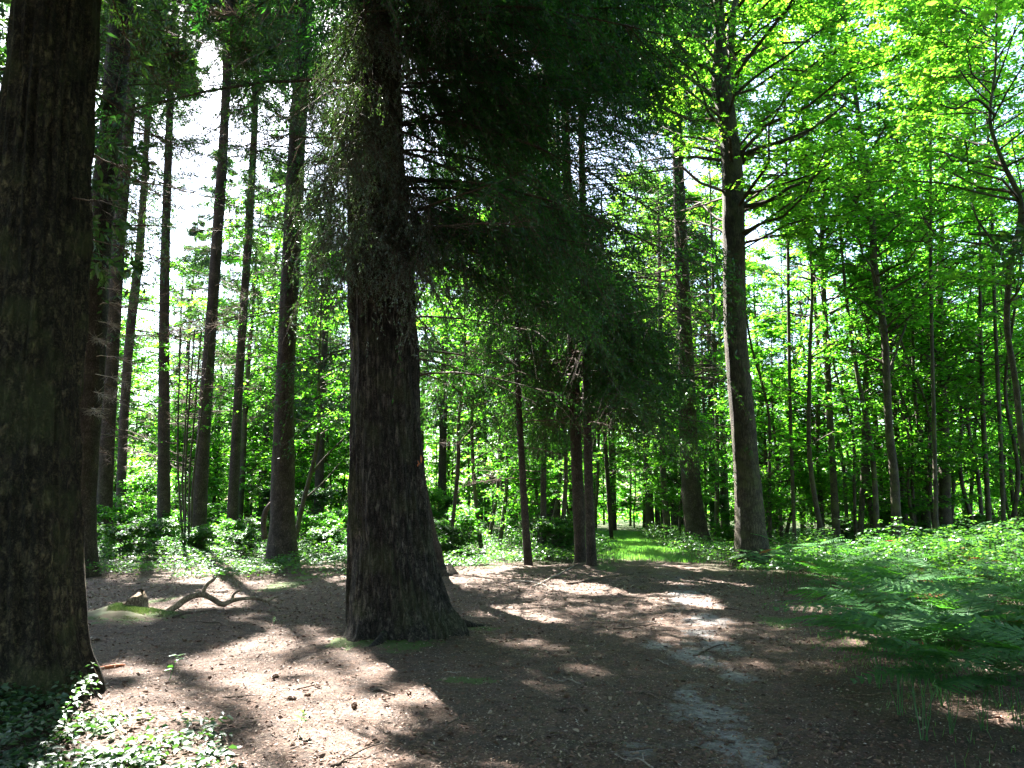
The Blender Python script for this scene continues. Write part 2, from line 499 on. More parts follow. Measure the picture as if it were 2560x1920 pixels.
def ground_mat():
    m, n, l = new_mat("forest_floor")
    tc = n.new("ShaderNodeTexCoord")
    pos = tc.outputs["Object"]
    def noise(sc, det=6, rough=0.6):
        x = n.new("ShaderNodeTexNoise"); x.inputs["Scale"].default_value = sc; x.inputs["Detail"].default_value = det; x.inputs["Roughness"].default_value = rough
        l.new(pos, x.inputs["Vector"]); return x.outputs[0]
    def mix(f, a, b):
        x = n.new("ShaderNodeMixRGB")
        if isinstance(f, float): x.inputs[0].default_value = f
        else: l.new(f, x.inputs[0])
        for k, c in ((1, a), (2, b)):
            if isinstance(c, tuple): x.inputs[k].default_value = (*c, 1)
            else: l.new(c, x.inputs[k])
        return x.outputs[0]
    def math_(op, a, b=None, c=None, clamp=False):
        x = n.new("ShaderNodeMath"); x.operation = op; x.use_clamp = clamp
        for k, v in enumerate((a, b, c)):
            if v is None: continue
            if isinstance(v, (int, float)): x.inputs[k].default_value = v
            else: l.new(v, x.inputs[k])
        return x.outputs[0]
    fine = noise(55, 8, 0.75)
    med = noise(6, 6, 0.6)
    grit = noise(17, 5, 0.8)
    big = noise(0.8, 4, 0.5)
    c = ramp(n, l, fine, [(0.32, (0.03, 0.018, 0.014)), (0.48, (0.094, 0.055, 0.037)), (0.6, (0.165, 0.102, 0.072)), (0.72, (0.32, 0.22, 0.17))])
    c2 = ramp(n, l, fine, [(0.32, (0.025, 0.018, 0.014)), (0.5, (0.075, 0.05, 0.038)), (0.7, (0.2, 0.15, 0.12))])
    c = mix(ramp(n, l, med, [(0.42, (0, 0, 0)), (0.6, (1, 1, 1))]), c, c2)
    c = mix(ramp(n, l, grit, [(0.40, (0.75, 0.75, 0.75)), (0.47, (0, 0, 0))]), c, (0.025, 0.016, 0.012))
    c = mix(ramp(n, l, grit, [(0.60, (0, 0, 0)), (0.68, (0.6, 0.6, 0.6))]), c, (0.26, 0.19, 0.15))
    # pale wood flecks and needles
    vo = n.new("ShaderNodeTexVoronoi"); vo.inputs["Scale"].default_value = 38
    l.new(pos, vo.inputs["Vector"])
    fl = ramp(n, l, vo.outputs["Distance"], [(0.16, (1, 1, 1)), (0.26, (0, 0, 0))])
    sel = ramp(n, l, vo.outputs["Color"], [(0.62, (0, 0, 0)), (0.7, (1, 1, 1))])
    flm = math_('MULTIPLY', fl, sel)
    c = mix(flm, c, (0.42, 0.34, 0.28))
    at = n.new("ShaderNodeAttribute"); at.attribute_name = "cover"
    sep = n.new("ShaderNodeSeparateColor"); l.new(at.outputs["Color"], sep.inputs[0])
    fr = math_('MULTIPLY_ADD', fine, 1.1, -0.55)
    md = math_('MULTIPLY_ADD', med, 1.4, -0.7)
    mid2 = math_('MULTIPLY_ADD', noise(3.0, 9, 0.8), 4.4, -2.2)
    wob = math_('ADD', math_('ADD', fr, md), mid2)
    sand = math_('MULTIPLY', math_('ADD', math_('MULTIPLY_ADD', sep.outputs[0], 1.4, -0.62), wob), 2.4, None, True)
    sand = math_('MULTIPLY', math_('MULTIPLY', sand, sep.outputs[0], None, True), 0.85)
    sc = ramp(n, l, grit, [(0.38, (0.11, 0.10, 0.098)), (0.62, (0.38, 0.365, 0.36))])
    c = mix(sand, c, sc)
    moss = math_('MULTIPLY', math_('ADD', math_('MULTIPLY_ADD', sep.outputs[1], 1.6, -0.5), wob), 2.5, None, True)
    moss = math_('MULTIPLY', moss, ramp(n, l, sep.outputs[1], [(0.0, (0, 0, 0)), (0.25, (1, 1, 1))]), None, True)
    c = mix(moss, c, ramp(n, l, fine, [(0.35, (0.035, 0.06, 0.015)), (0.65, (0.10, 0.15, 0.035))]))
    gr = math_('MULTIPLY', sep.outputs[2], 0.8)
    c = mix(gr, c, ramp(n, l, fine, [(0.35, (0.02, 0.032, 0.012)), (0.7, (0.06, 0.08, 0.025))]))
    h = math_('ADD', fine, math_('MULTIPLY', med, 1.2))
    h = math_('ADD', h, math_('MULTIPLY', flm, 0.4))
    h = math_('ADD', h, math_('MULTIPLY', grit, 1.2))
    b = n.new("ShaderNodeBump"); b.inputs["Strength"].default_value = 0.9; b.inputs["Distance"].default_value = 0.03
    l.new(h, b.inputs["Height"])
    p = n.new("ShaderNodeBsdfPrincipled"); p.inputs["Roughness"].default_value = 0.85; p.inputs["Specular IOR Level"].default_value = 0.3
    l.new(c, p.inputs["Base Color"]); l.new(b.outputs[0], p.inputs["Normal"])
    o = n.new("ShaderNodeOutputMaterial"); l.new(p.outputs[0], o.inputs[0])
    return m
M_GROUND = ground_mat()

# ------------------------------------------------------------------ ground and path
def axis(segs):
    out = [segs[0][0]]
    for a, b, st in segs:
        k = max(1, int(round((b - a) / st)))
        out += list(np.linspace(a, b, k + 1)[1:])
    return np.array(out)
gx_ = axis([(-220, -60, 10), (-60, -20, 1.5), (-20, -9, 0.25), (-9, 9, 0.055), (9, 20, 0.25), (20, 60, 1.5), (60, 220, 10)])
gy_ = axis([(-60, -6, 4), (-6, 3.5, 0.5), (3.5, 16, 0.055), (16, 30, 0.14), (30, 60, 1.0), (60, 300, 10)])
GX, GY = np.meshgrid(gx_, gy_)
Xf, Yf = GX.ravel(), GY.ravel()
Zf = gz(Xf, Yf)
near = (np.abs(Xf) < 11) & (Yf > 3) & (Yf < 20)
Zf[near] += 0.010 * vnoise(xyz(Xf[near] / 0.11, Yf[near] / 0.11 + 4)) + 0.006 * vnoise(xyz(Xf[near] / 0.06, Yf[near] / 0.06 + 4))
PATH = np.array([G(a, b) for a, b in [(1560, 1690), (1555, 1580), (1505, 1430), (1490, 1330), (1470, 1270), (1430, 1225), (1385, 1198), (1350, 1180), (1335, 1165), (1320, 1150)]])
PATHS = spline(np.c_[PATH, np.zeros(len(PATH))], 160)[:, :2]
def pathdist(x, y):
    d = np.full(x.shape, 1e9)
    for a, b in PATHS[::2]:
        d = np.minimum(d, (x - a) ** 2 + (y - b) ** 2)
    return np.sqrt(d)
def blob(px, py, rx, ry):
    c = G(px, py)
    e = abs(G(px + rx, py)[0] - c[0])
    f = abs(G(px, py - ry)[1] - G(px, py + ry)[1]) / 2
    return c[0], c[1], e, f
def blobmask(x, y, bl):
    r = np.zeros(x.shape)
    for cx, cyy, a, b in bl:
        r = np.maximum(r, np.clip(1.35 - np.sqrt(((x - cx) / a) ** 2 + ((y - cyy) / b) ** 2), 0, 1))
    return r
SANDB = [blob(*q) for q in [(1585, 1625, 100, 45), (1530, 1560, 95, 40), (1380, 1635, 60, 20), (1640, 1655, 60, 30), (1500, 1425, 65, 30), (1560, 1400, 55, 22), (1490, 1520, 40, 22),
                             (1500, 1310, 60, 12), (1480, 1290, 50, 10), (1530, 1345, 60, 14), (1420, 1400, 40, 14), (1510, 1370, 50, 14), (1590, 1470, 50, 22)]]
MOSSB = [blob(*q) for q in [(620, 1262, 45, 8), (590, 1272, 35, 7), (660, 1248, 30, 4), (780, 1400, 55, 16), (860, 1405, 90, 14), (1035, 1352, 40, 9), (1065, 1229, 26, 7),
                             (1310, 1238, 22, 5), (345, 1305, 30, 9), (290, 1345, 115, 16), (740, 1395, 30, 12), (1010, 1480, 60, 8), (1680, 1350, 40, 14), (1310, 1228, 40, 5)]]
def cover(x, y):
    s = blobmask(x, y, SANDB)
    mo = blobmask(x, y, MOSSB)
    pd = pathdist(x, y)
    n = vnoise(xyz(x / 1.7, y / 1.7 + 3))
    g = np.clip((y - 21 + 2.0 * n) / 3, 0, 1)
    right = np.clip((x - (2.6 + 0.30 * y) * 0.62 + 0.6 * n) / 0.9, 0, 1) * (y > 9)
    right2 = np.clip((x - (4.3) + 0.6 * n) / 1.2, 0, 1)
    g = np.maximum(g, np.maximum(right * 0, right2 * 0.55))
    g = g * np.clip((pd - 0.5) / 0.8, 0.25, 1)
    s = np.maximum(s, np.clip(1 - pd / 0.55, 0, 1) * 0.58 * (y < 24))
    return np.stack([s, mo, g, np.ones_like(s)], -1)
nyy, nxx = GX.shape
ii = np.arange(nyy - 1)[:, None] * nxx + np.arange(nxx - 1)[None, :]
Fg = np.stack([ii, ii + 1, ii + nxx + 1, ii + nxx], -1).reshape(-1, 4)
CV = cover(Xf, Yf)
def add_cover(me, cv):
    a = me.color_attributes.new("cover", 'FLOAT_COLOR', 'POINT')
    a.data.foreach_set("color", cv.astype(np.float32).ravel())
b = Buf(); b.add(np.stack([Xf, Yf, Zf], -1), Fg)
me = b.mesh("ground", M_GROUND, True); add_cover(me, CV)
tag(link("ground", me), kind="structure")
# trodden path: its own sheet 4 mm above the ground
fc = np.stack([Xf, Yf], -1)[Fg].mean(1)
wpd = pathdist(fc[:, 0], fc[:, 1]) + 0.22 * vnoise(xyz(fc[:, 0] / 0.7, fc[:, 1] / 0.7))
selF = Fg[(wpd < np.clip(0.75 - 0.004 * fc[:, 1], 0.4, 1)) & (fc[:, 1] > 3.5) & (fc[:, 1] < 45)]
u, inv = np.unique(selF.ravel(), return_inverse=True)
b = Buf(); b.add(np.stack([Xf[u], Yf[u], Zf[u] + 0.004], -1), inv.reshape(-1, 4))
me = b.mesh("path", M_GROUND, True); add_cover(me, CV[u])
tag(link("path", me), kind="structure")

# ------------------------------------------------------------------ tree makers
UP = np.array([0, 0, 1.0])

class Trunk:
    """a trunk whose axis goes through measured points, extended to height H"""
    def __init__(s, pts, d, H, top_r=0.03, rings=60):
        q = []
        for (px, py, w) in pts:
            p, k = P(px, py, d)
            q.append([p[0], p[1], p[2], w * 0.5 / 1600 * k])
        q = np.array(q)
        q = q[np.argsort(q[:, 2])]
        lo = q[0]
        if lo[2] > 0.02:
            q = np.vstack([[lo[0] - (q[1][0] - lo[0]) / (q[1][2] - lo[2]) * lo[2], lo[1], 0, lo[3] * 1.06], q])
        g0 = float(gz(np.array([q[0][0]]), np.array([q[0][1]]))[0])
        q[0][2] = g0
        q = np.vstack([[q[0][0], q[0][1], g0 - 0.25, q[0][3] * 1.12], q])
        hi, pv = q[-1], q[-2]
        if H > hi[2] + 0.5:
            sl = (hi[0] - pv[0]) / (hi[2] - pv[2]) * 0.7
            n = 4
            for i in range(1, n + 1):
                z = hi[2] + (H - hi[2]) * i / n
                q = np.vstack([q, [hi[0] + sl * (z - hi[2]), hi[1], z, hi[3] + (top_r - hi[3]) * i / n]])
        s.q = q
        s.H = q[-1][2]
        s.base = np.array([q[1][0], q[1][1], g0])
    def at(s, z):
        z = np.asarray(z)
        return np.stack([np.interp(z, s.q[:, 2], s.q[:, 0]), np.interp(z, s.q[:, 2], s.q[:, 1]), z], -1)
    def rad(s, z):
        return np.interp(z, s.q[:, 2], s.q[:, 3])

def trunk_buf(T, sides=20, step=0.12, ridge=0.06, ridges=11, wob=0.03, seed=0, lump=0.0, flare=0.0):
    q = T.q
    n = int((T.H - q[0][2]) / step)
    n = max(12, min(n, 420))
    sp = spline(q, n)
    sp[:, 3] = np.maximum(sp[:, 3], 0.01)
    g0 = T.base[2]
    def disp(R, a, pts, dirs):
        m, k = R.shape
        z = pts[:, 2][:, None].repeat(k, 1)
        A = a.repeat(m, 0)
        c = np.stack([np.cos(A) * ridges / 3.2, np.sin(A) * ridges / 3.2, z * 0.7 + seed * 3.7], -1).reshape(-1, 3)
        r1 = fbm(c, 4).reshape(m, k)
        r2 = vnoise(np.stack([np.cos(A) * 1.3, np.sin(A) * 1.3, z * 0.5 + seed], -1).reshape(-1, 3)).reshape(m, k)
        rr = R * (1 + wob * r2) + ridge * R * np.clip(np.abs(r1), 0, 1) * (1 if lump == 0 else 1)
        if lump:
            c2 = np.stack([np.cos(A) * 2.6, np.sin(A) * 2.6, z * 2.2 + seed], -1).reshape(-1, 3)
            rr = rr + lump * R * fbm(c2, 3).reshape(m, k)
        if flare:
            e = np.exp(-np.clip(z - g0, 0, 9) / 0.33)
            rr = rr + flare * R * e * (0.35 + 0.65 * np.clip(np.sin(A * 5 + seed * 1.7 + 0.8 * np.sin(A * 2 + seed)), 0, 1))
        return rr
    V, F = tube(sp[:, :3], sp[:, 3], sides, disp)
    b = Buf(); b.add(V, F)
    return b

def broad_crown(rng, at, rad, H, zb, R, nl, ntw, nlf, L, W, filt=False, azb=None, planar=0.35, nice=False, lift=0.45, prof=None, top_keep=1.0):
    """limbs, twigs and leaves of a broadleaf crown; returns (wood Buf, leaf Buf)"""
    wood, leaf = Buf(), Buf()
    t = rng.random(nl) ** 0.9
    z = zb + (H - zb) * t
    pr = (0.6 + 0.4 * np.sin(np.pi * np.clip(t * 1.1, 0, 1))) * (1 - 0.75 * t ** 3) if prof is None else prof(t)
    ln = R * pr * rng.uniform(0.6, 1.1, nl)
    az = rng.uniform(0, 2 * np.pi, nl)
    if azb is not None:
        m = rng.random(nl) < azb[1]
        az[m] = azb[0] + rng.normal(0, azb[2], m.sum())
    el = rng.uniform(0.1, lift * 2, nl)
    S = at(z)
    A = np.stack([np.cos(az), np.sin(az), 0 * az], -1)
    B = np.stack([-np.sin(az), np.cos(az), 0 * az], -1)
    j = rng.normal(0, 0.12, (nl, 6))
    j2 = rng.normal(0, 0.08, (nl, 6))
    tt = np.linspace(0, 1, 6)
    pts = (S[:, None] + A[:, None] * (ln[:, None] * tt)[..., None]
           + UP * (ln[:, None] * (el[:, None] * tt - 0.35 * el[:, None] * tt ** 2 + j2 * tt))[..., None]
           + B[:, None] * (ln[:, None] * j * tt)[..., None])
    r0 = np.minimum(0.012 + 0.011 * ln, 0.6 * rad(z) + 0.004)
    for k in range(5):
        a, c = 1 - 0.85 * tt[k], 1 - 0.85 * tt[k + 1]
        wood.add(*prisms(pts[:, k], pts[:, k + 1], r0 * a, r0 * c))
    # twigs
    n = nl * ntw
    li = np.repeat(np.arange(nl), ntw)
    ts = rng.uniform(0.18, 1.0, n)
    k = np.minimum((ts * 5).astype(int), 4)
    f = (ts * 5 - k)[:, None]
    TS = pts[li, k] * (1 - f) + pts[li, k + 1] * f
    ta = az[li] + rng.normal(0, 0.95, n)
    te = rng.normal(0.12, 0.25, n)
    TD = np.stack([np.cos(ta) * np.cos(te), np.sin(ta) * np.cos(te), np.sin(te)], -1)
    tl = (0.35 + 0.75 * rng.random(n)) * np.clip(R * 0.32, 0.4, 1.1)
    if filt:
        keep = ~lit(TS + TD * tl[:, None] * .5)
        TS, TD, tl, ta = TS[keep], TD[keep], tl[keep], ta[keep]
        n = len(TS)
    TE = TS + TD * tl[:, None] - UP * (0.12 * tl)[:, None]
    wood.add(*prisms(TS, TE, 0.007, 0.003))
    # leaves
    ti = np.repeat(np.arange(n), nlf)
    s = rng.uniform(0.1, 1.05, len(ti))
    side = np.where(rng.random(len(ti)) < 0.5, 1.0, -1.0)
    C = TS[ti] + TD[ti] * (tl[ti] * s)[:, None] - UP * (0.12 * tl[ti] * s ** 2)[:, None] + rng.normal(0, 0.03, (len(ti), 3))
    la = ta[ti] + side * rng.uniform(0.4, 1.2, len(ti))
    D = nrm(np.stack([np.cos(la), np.sin(la), rng.normal(-0.25, 0.3, len(ti))], -1))
    N = nrm(UP + rng.normal(0, planar, (len(ti), 3)))
    sc = rng.uniform(0.65, 1.25, len(ti))
    if filt:
        keep = ~lit(C)
        C, D, N, sc = C[keep], D[keep], N[keep], sc[keep]
    leaf.add(*(nice_leaves if nice else quad_leaves)(C, D, N, L * sc, W * sc))
    return wood, leaf

def conifer_crown(rng, at, rad, H, zb, zt, R0, nb, nbl, nnd, NL, NW, filt=False, azb=None, droop=0.35, hang=0.5, sub=0, wood=None, leaf=None, minr=0.3, el0=0.12, lens=None):
    """boughs, drooping branchlets and needles between heights zb and zt of a conifer of height H"""
    wood = wood or Buf(); leaf = leaf or Buf()
    z = np.sort(rng.uniform(zb, zt, nb))
    t = np.clip((z - zb) / (H - zb), 0, 1)
    ln = (R0 * (1 - t) ** 0.75 + minr) * rng.uniform(0.65, 1.12, nb)
    az = (np.arange(nb) * 2.399 + rng.normal(0, 0.4, nb))
    if azb is not None:
        m = rng.random(nb) < azb[1]
        az[m] = azb[0] + rng.normal(0, azb[2], m.sum())
    S = at(z)
    A = np.stack([np.cos(az), np.sin(az), 0 * az], -1)
    dr = droop * rng.uniform(0.6, 1.3, nb)
    el = el0 + rng.normal(0, 0.08, nb)
    def bp(i, s):
        l = ln[i]
        return S[i] + A[i] * (l * s)[..., None] + UP * (l * (el[i] * s - dr[i] * s ** 2 + 0.14 * s ** 4))[..., None]
    ar = np.arange(nb)
    r0 = 0.008 + 0.0065 * ln
    for k in range(6):
        a, c = k / 6, (k + 1) / 6
        wood.add(*prisms(bp(ar, np.full(nb, a)), bp(ar, np.full(nb, c)), r0 * (1 - 0.9 * a), r0 * (1 - 0.9 * c)))
    n = nb * nbl
    bi = np.repeat(ar, nbl)
    s = rng.uniform(0.10, 1.0, n)
    S2 = bp(bi, s)
    sg = np.where(rng.random(n) < 0.5, 1.0, -1.0)
    a2 = az[bi] + sg * rng.uniform(0.5, 1.25, n)
    D2 = np.stack([np.cos(a2), np.sin(a2), rng.normal(-0.15, 0.2, n)], -1)
    l2 = (0.30 * ln[bi] * (1.05 - 0.6 * s) + 0.15) * rng.uniform(0.6, 1.2, n)
    if lens: l2 = np.minimum(l2, lens)
    h2 = hang * rng.uniform(0.5, 1.5, n)
    if filt:
        kp = ~lit(S2 + D2 * l2[:, None] * .5)
        S2, D2, l2, h2, a2 = S2[kp], D2[kp], l2[kp], h2[kp], a2[kp]
        n = len(S2)
    def tp(i, q):
        return S2[i] + D2[i] * (l2[i] * q)[:, None] - UP * (h2[i] * l2[i] * q ** 1.6)[:, None]
    ar2 = np.arange(n)
    m_ = tp(ar2, np.full(n, 0.5)); e_ = tp(ar2, np.full(n, 1.0))
    wood.add(*prisms(S2, m_, 0.005, 0.004)); wood.add(*prisms(m_, e_, 0.004, 0.002))
    if sub:
        ti = np.repeat(ar2, sub)
        q = rng.uniform(0.15, 1.0, len(ti))
        S3 = tp(ti, q)
        a3 = rng.uniform(0, 2 * np.pi, len(ti))
        D3 = nrm(np.stack([np.cos(a3) * 0.55, np.sin(a3) * 0.55, -0.4 - hang * rng.random(len(ti))], -1))
        l3 = rng.uniform(0.10, 0.34, len(ti))
        wood.add(*prisms(S3, S3 + D3 * l3[:, None], 0.0028, 0.0015))
        ni = np.repeat(np.arange(len(ti)), nnd)
        q3 = rng.uniform(0.05, 1.0, len(ni))
        C = S3[ni] + D3[ni] * (l3[ni] * q3)[:, None]
        ax = D3[ni]
    else:
        ni = np.repeat(ar2, nnd)
        q3 = rng.uniform(0.05, 1.0, len(ni))
        C = tp(ni, q3) + rng.normal(0, 0.02, (len(ni), 3))
        ax = nrm(D2[ni] - UP * (h2[ni] * q3 * 1.4)[:, None])
    rp = rng.normal(0, 1, (len(ni), 3))
    rp = nrm(rp - ax * (rp * ax).sum(1, keepdims=True))
    D = nrm(ax * 0.75 + rp * 0.8 - UP * 0.15 * hang)
    N = nrm(rng.normal(0, 1, (len(ni), 3)) + UP * 0.4)
    sc = rng.uniform(0.6, 1.25, len(ni))
    if filt:
        kp = ~lit(C)
        C, D, N, sc = C[kp], D[kp], N[kp], sc[kp]
    leaf.add(*quad_leaves(C, D, N, NL * sc, NW * (0.7 + 0.3 * sc)))
    return wood, leaf

def finish_tree(name, label, cat, T, parts, group=None):
    """parts: list of (part name, Buf, material, smooth)"""
    root = thing(name, label, cat, T.base, group)
    for pn, bf, mt, sm in parts:
        if bf.n:
            link(pn, bf.mesh(pn, mt, sm, T.base), root)
    return root

# dead side branches: a few shapes, shared by all the conifers
def dead_branch_mesh(seed, L=2.2, ntw=26, up=0.05):
    r = np.random.default_rng(seed)
    n = 9
    t = np.linspace(0, 1, n)
    pts = np.stack([t * L, np.cumsum(r.normal(0, 0.05, n)) * L * 0.35, up * t * L - 0.22 * L * t ** 2 + np.cumsum(r.normal(0, 0.02, n))], -1)
    pts[0] = 0
    b = Buf()
    for k in range(n - 1):
        b.add(*prisms(pts[k:k + 1], pts[k + 1:k + 2], 0.017 * (1 - 0.85 * t[k]) * L / 2.2 + 0.002, 0.017 * (1 - 0.85 * t[k + 1]) * L / 2.2 + 0.002))
    s = r.uniform(0.25, 1, ntw)
    A = np.stack([np.interp(s, t, pts[:, i]) for i in range(3)], -1)
    a = np.where(r.random(ntw) < .5, 1, -1) * r.uniform(0.4, 1.2, ntw)
    D = np.stack([np.cos(a), np.sin(a), r.normal(-0.1, 0.3, ntw)], -1)
    l = r.uniform(0.15, 0.5, ntw) * (1.2 - s * 0.7) * L / 2
    B = A + D * l[:, None]
    b.add(*prisms(A, B, 0.005, 0.0025))
    k = np.repeat(np.arange(ntw), 3)
    q = r.uniform(0.3, 1, len(k))
    A2 = A[k] + (B - A)[k] * q[:, None]
    D2 = nrm(D[k] + r.normal(0, 0.5, (len(k), 3)))
    b.add(*prisms(A2, A2 + D2 * r.uniform(0.06, 0.25, len(k))[:, None], 0.003, 0.0015))
    return b.mesh("dead_branch", M_TWIG, False)
DEAD = [dead_branch_mesh(900 + i, 2.2, 26, 0.12 - 0.05 * i) for i in range(6)]
def add_dead(root, T, rng, n, z0, z1, smin=0.5, smax=1.2):
    for i in range(n):
        z = rng.uniform(z0, z1)
        p = T.at(z) - T.base
        az = rng.uniform(0, 2 * math.pi)
        r = T.rad(z) * 0.8
        o = link("dead_branch", DEAD[int(rng.integers(6))], root, (p[0] + r * math.cos(az), p[1] + r * math.sin(az), p[2]),
                 (rng.normal(0, 0.3), rng.normal(0, 0.15), az), rng.uniform(smin, smax))

# ------------------------------------------------------------------ the conifers on the left
R_ = np.random.default_rng
# foremost conifer at the left edge
T1 = Trunk([(66, 1540, 216), (62, 1450, 200), (56, 1300, 190), (56, 1100, 182), (66, 830, 176), (84, 600, 170), (100, 300, 160), (123, 0, 150)], 6.3, 27)
tb = trunk_buf(T1, 150, 0.04, 0.15, 18, 0.035, 1, 0.05, 0.12)
w, lf = conifer_crown(R_(11), T1.at, T1.rad, 27, 8.5, 13, 4.6, 40, 26, 30, 0.12, 0.03, True, None, 0.3, 0.4)
conifer_crown(R_(13), T1.at, T1.rad, 27, 12, 26.5, 4.8, 80, 26, 34, 0.20, 0.045, True, None, 0.3, 0.4, wood=w, leaf=lf)
r1 = finish_tree("conifer_tree", "massive dark conifer trunk filling the left edge, rough mossy bark, nearest the camera", "tree", T1,
                 [("trunk", tb, M_LARCHBARK, True), ("boughs", w, M_LIMB, False), ("crown", lf, M_FIR, False)])
add_dead(r1, T1, R_(12), 7, 3.2, 7.5, 0.4, 0.8)

def conifer(seed, label, pts, d, H, zb, zt, R0, nb, nbl, nnd, NL, NW, sides=24, ndead=10, z0=2.5, z1=None, bark=None, leafm=None, name="conifer_tree", azb=None, droop=0.3, hang=0.4,
            coarse=True, flare=0.12, ridge=0.08, el0=0.12, top_r=0.03):
    T = Trunk(pts, d, H, top_r)
    tb = trunk_buf(T, sides, 0.14, ridge, 13, 0.03, seed, 0.02, flare)
    w, lf = conifer_crown(R_(seed), T.at, T.rad, H, zb, min(zt, H - 0.3), R0, nb, nbl, nnd, NL, NW, True, azb, droop, hang, el0=el0)
    if coarse and zt < H - 1:
        conifer_crown(R_(seed + 500), T.at, T.rad, H, zt, H - 0.3, R0 * ((H - zt) / (H - zb)) ** .75 + 2.6, 84, 26, 32, 0.20, 0.045, True, None, droop, hang, wood=w, leaf=lf)
    root = finish_tree(name, label, "tree", T, [("trunk", tb, bark or M_SPRUCEBARK, True), ("boughs", w, M_LIMB, False), ("crown", lf, leafm or M_FIR, False)])
    add_dead(root, T, R_(seed + 50), ndead, z0, z1 or zb + 1)
    if seed < 9: add_dead(root, T, R_(seed + 70), 16, 7, 18, 0.8, 1.4)
    return T, root

T2, r2 = conifer(2, "tall straight dark conifer standing just behind the massive left edge trunk", [(178, 1250, 66), (180, 1225, 58), (178, 1100, 52), (185, 950, 55), (192, 830, 57), (216, 500, 48), (238, 300, 45), (266, 0, 42)],
        18.5, 29, 8.5, 15, 3.4, 44, 14, 14, 0.14, 0.03, 40, 24, 3, 11)
for i in range(9):
    z = 4.0 + 0.45 * i
    p = T2.at(z) - T2.base
    pm = dead_branch_mesh(930 + i % 3, 1.5, 34, 0.05)
    pm.materials.clear(); pm.materials.append(M_TWIGPALE)  # sunlit look of these dead twigs put into a paler bark colour
    link("dead_branch", pm, r2, (p[0] + .25, p[1] - .2, p[2]), (0.2 * math.sin(i), 0.1, -0.9 + 0.25 * (i % 4)), 0.9)
T3, r3 = conifer(3, "conifer with mid grey trunk, third from the left edge", [(222, 1150, 36), (236, 830, 32), (258, 500, 26), (276, 300, 21), (297, 0, 15)], 27, 27, 9, 19, 3.0, 40, 14, 12, 0.16, 0.035, 20, 20, 3, 12)
T4, r4 = conifer(4, "slim curving conifer just right of the third trunk from the left", [(260, 1140, 21), (268, 900, 18), (283, 700, 18), (300, 560, 17), (311, 400, 13), (322, 200, 11), (331, 0, 9)], 30, 24, 10, 20, 2.2, 34, 12, 12, 0.16, 0.035, 14, 16, 3, 12)
T5, r5 = conifer(5, "upright conifer with green lit trunk standing alone between slim trees on the left", [(354, 1130, 27), (354, 830, 22), (356, 600, 19), (365, 300, 15), (372, 100, 12)], 28, 25, 7.5, 20, 2.8, 46, 14, 12, 0.16, 0.035, 16, 16, 3, 9)
T6, r6 = conifer(6, "conifer leaning slightly right, left one of the pair left of the sky gap", [(425, 1155, 38), (432, 1060, 31), (447, 830, 25), (470, 500, 22), (482, 320, 19), (497, 0, 14)], 26, 26, 12, 19, 2.6, 40, 14, 13, 0.15, 0.035, 18, 12, 4, 12)
T7, r7 = conifer(7, "slim conifer with dark hanging boughs high up, right one of the pair", [(500, 1160, 26), (516, 830, 18), (537, 500, 16), (547, 330, 14), (556, 100, 10)], 28, 25, 9.0, 20, 2.2, 60, 16, 16, 0.16, 0.045, 14, 10, 4, 9, droop=0.5, hang=0.8)
T8, r8 = conifer(8, "stout conifer with red brown bark left of the huge central trunk", [(610, 1195, 66), (610, 1150, 55), (611, 1030, 47), (616, 830, 38), (627, 600, 37), (637, 400, 36), (648, 200, 32), (662, 0, 27)],
        21, 27, 11, 16, 3.4, 40, 14, 14, 0.14, 0.03, 32, 26, 4, 13)

# ------------------------------------------------------------------ the central giant
TC = Trunk([(862, 1385, 212), (860, 1340, 196), (854, 1290, 184), (848, 1200, 168), (841, 1100, 154), (836, 980, 144), (831, 830, 137), (824, 600, 126), (816, 400, 112), (812, 200, 100), (814, 0, 90)], 9.6, 29)
tb = trunk_buf(TC, 180, 0.04, 0.15, 24, 0.035, 21, 0.035, 0.30)
sw, sl = conifer_crown(R_(31), TC.at, TC.rad, 29, 6.4, 9.5, 1.5, 14, 26, 13, 0.036, 0.009, False, (-1.4, 0.9, 0.5), 1.2, 1.3, 7, el0=-0.05)
conifer_crown(R_(36), TC.at, TC.rad, 29, 4.9, 7.6, 1.3, 20, 26, 13, 0.036, 0.009, False, (-1.45, 0.97, 0.4), 1.15, 1.7, 7, wood=sw, leaf=sl, el0=-0.1)
w, lf = Buf(), Buf()
conifer_crown(R_(35), TC.at, TC.rad, 29, 8.2, 12.5, 2.6, 30, 32, 46, 0.06, 0.014, True, (-1.0, 0.92, 0.6), 0.6, 1.3, wood=w, leaf=lf)
conifer_crown(R_(32), TC.at, TC.rad, 29, 5.6, 13.5, 4.3, 54, 48, 62, 0.065, 0.017, True, (0.1, 0.88, 0.55), 0.55, 0.85, wood=w, leaf=lf)
conifer_crown(R_(37), TC.at, TC.rad, 29, 4.8, 8.5, 3.0, 20, 44, 50, 0.065, 0.017, True, (0.1, 1.0, 0.45), 0.45, 0.8, wood=w, leaf=lf)
conifer_crown(R_(33), TC.at, TC.rad, 29, 13, 28.5, 5.0, 90, 26, 16, 0.30, 0.09, True, None, 0.3, 0.4, wood=w, leaf=lf)
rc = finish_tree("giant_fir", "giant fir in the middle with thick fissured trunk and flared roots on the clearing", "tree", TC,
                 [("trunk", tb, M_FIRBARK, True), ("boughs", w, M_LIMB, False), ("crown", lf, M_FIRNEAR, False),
                  ("hanging_twigs", sw, M_LIMB, False), ("hanging_sprays", sl, M_SPRAYLIT, False)])
add_dead(rc, TC, R_(34), 8, 5, 9, 0.7, 1.2)
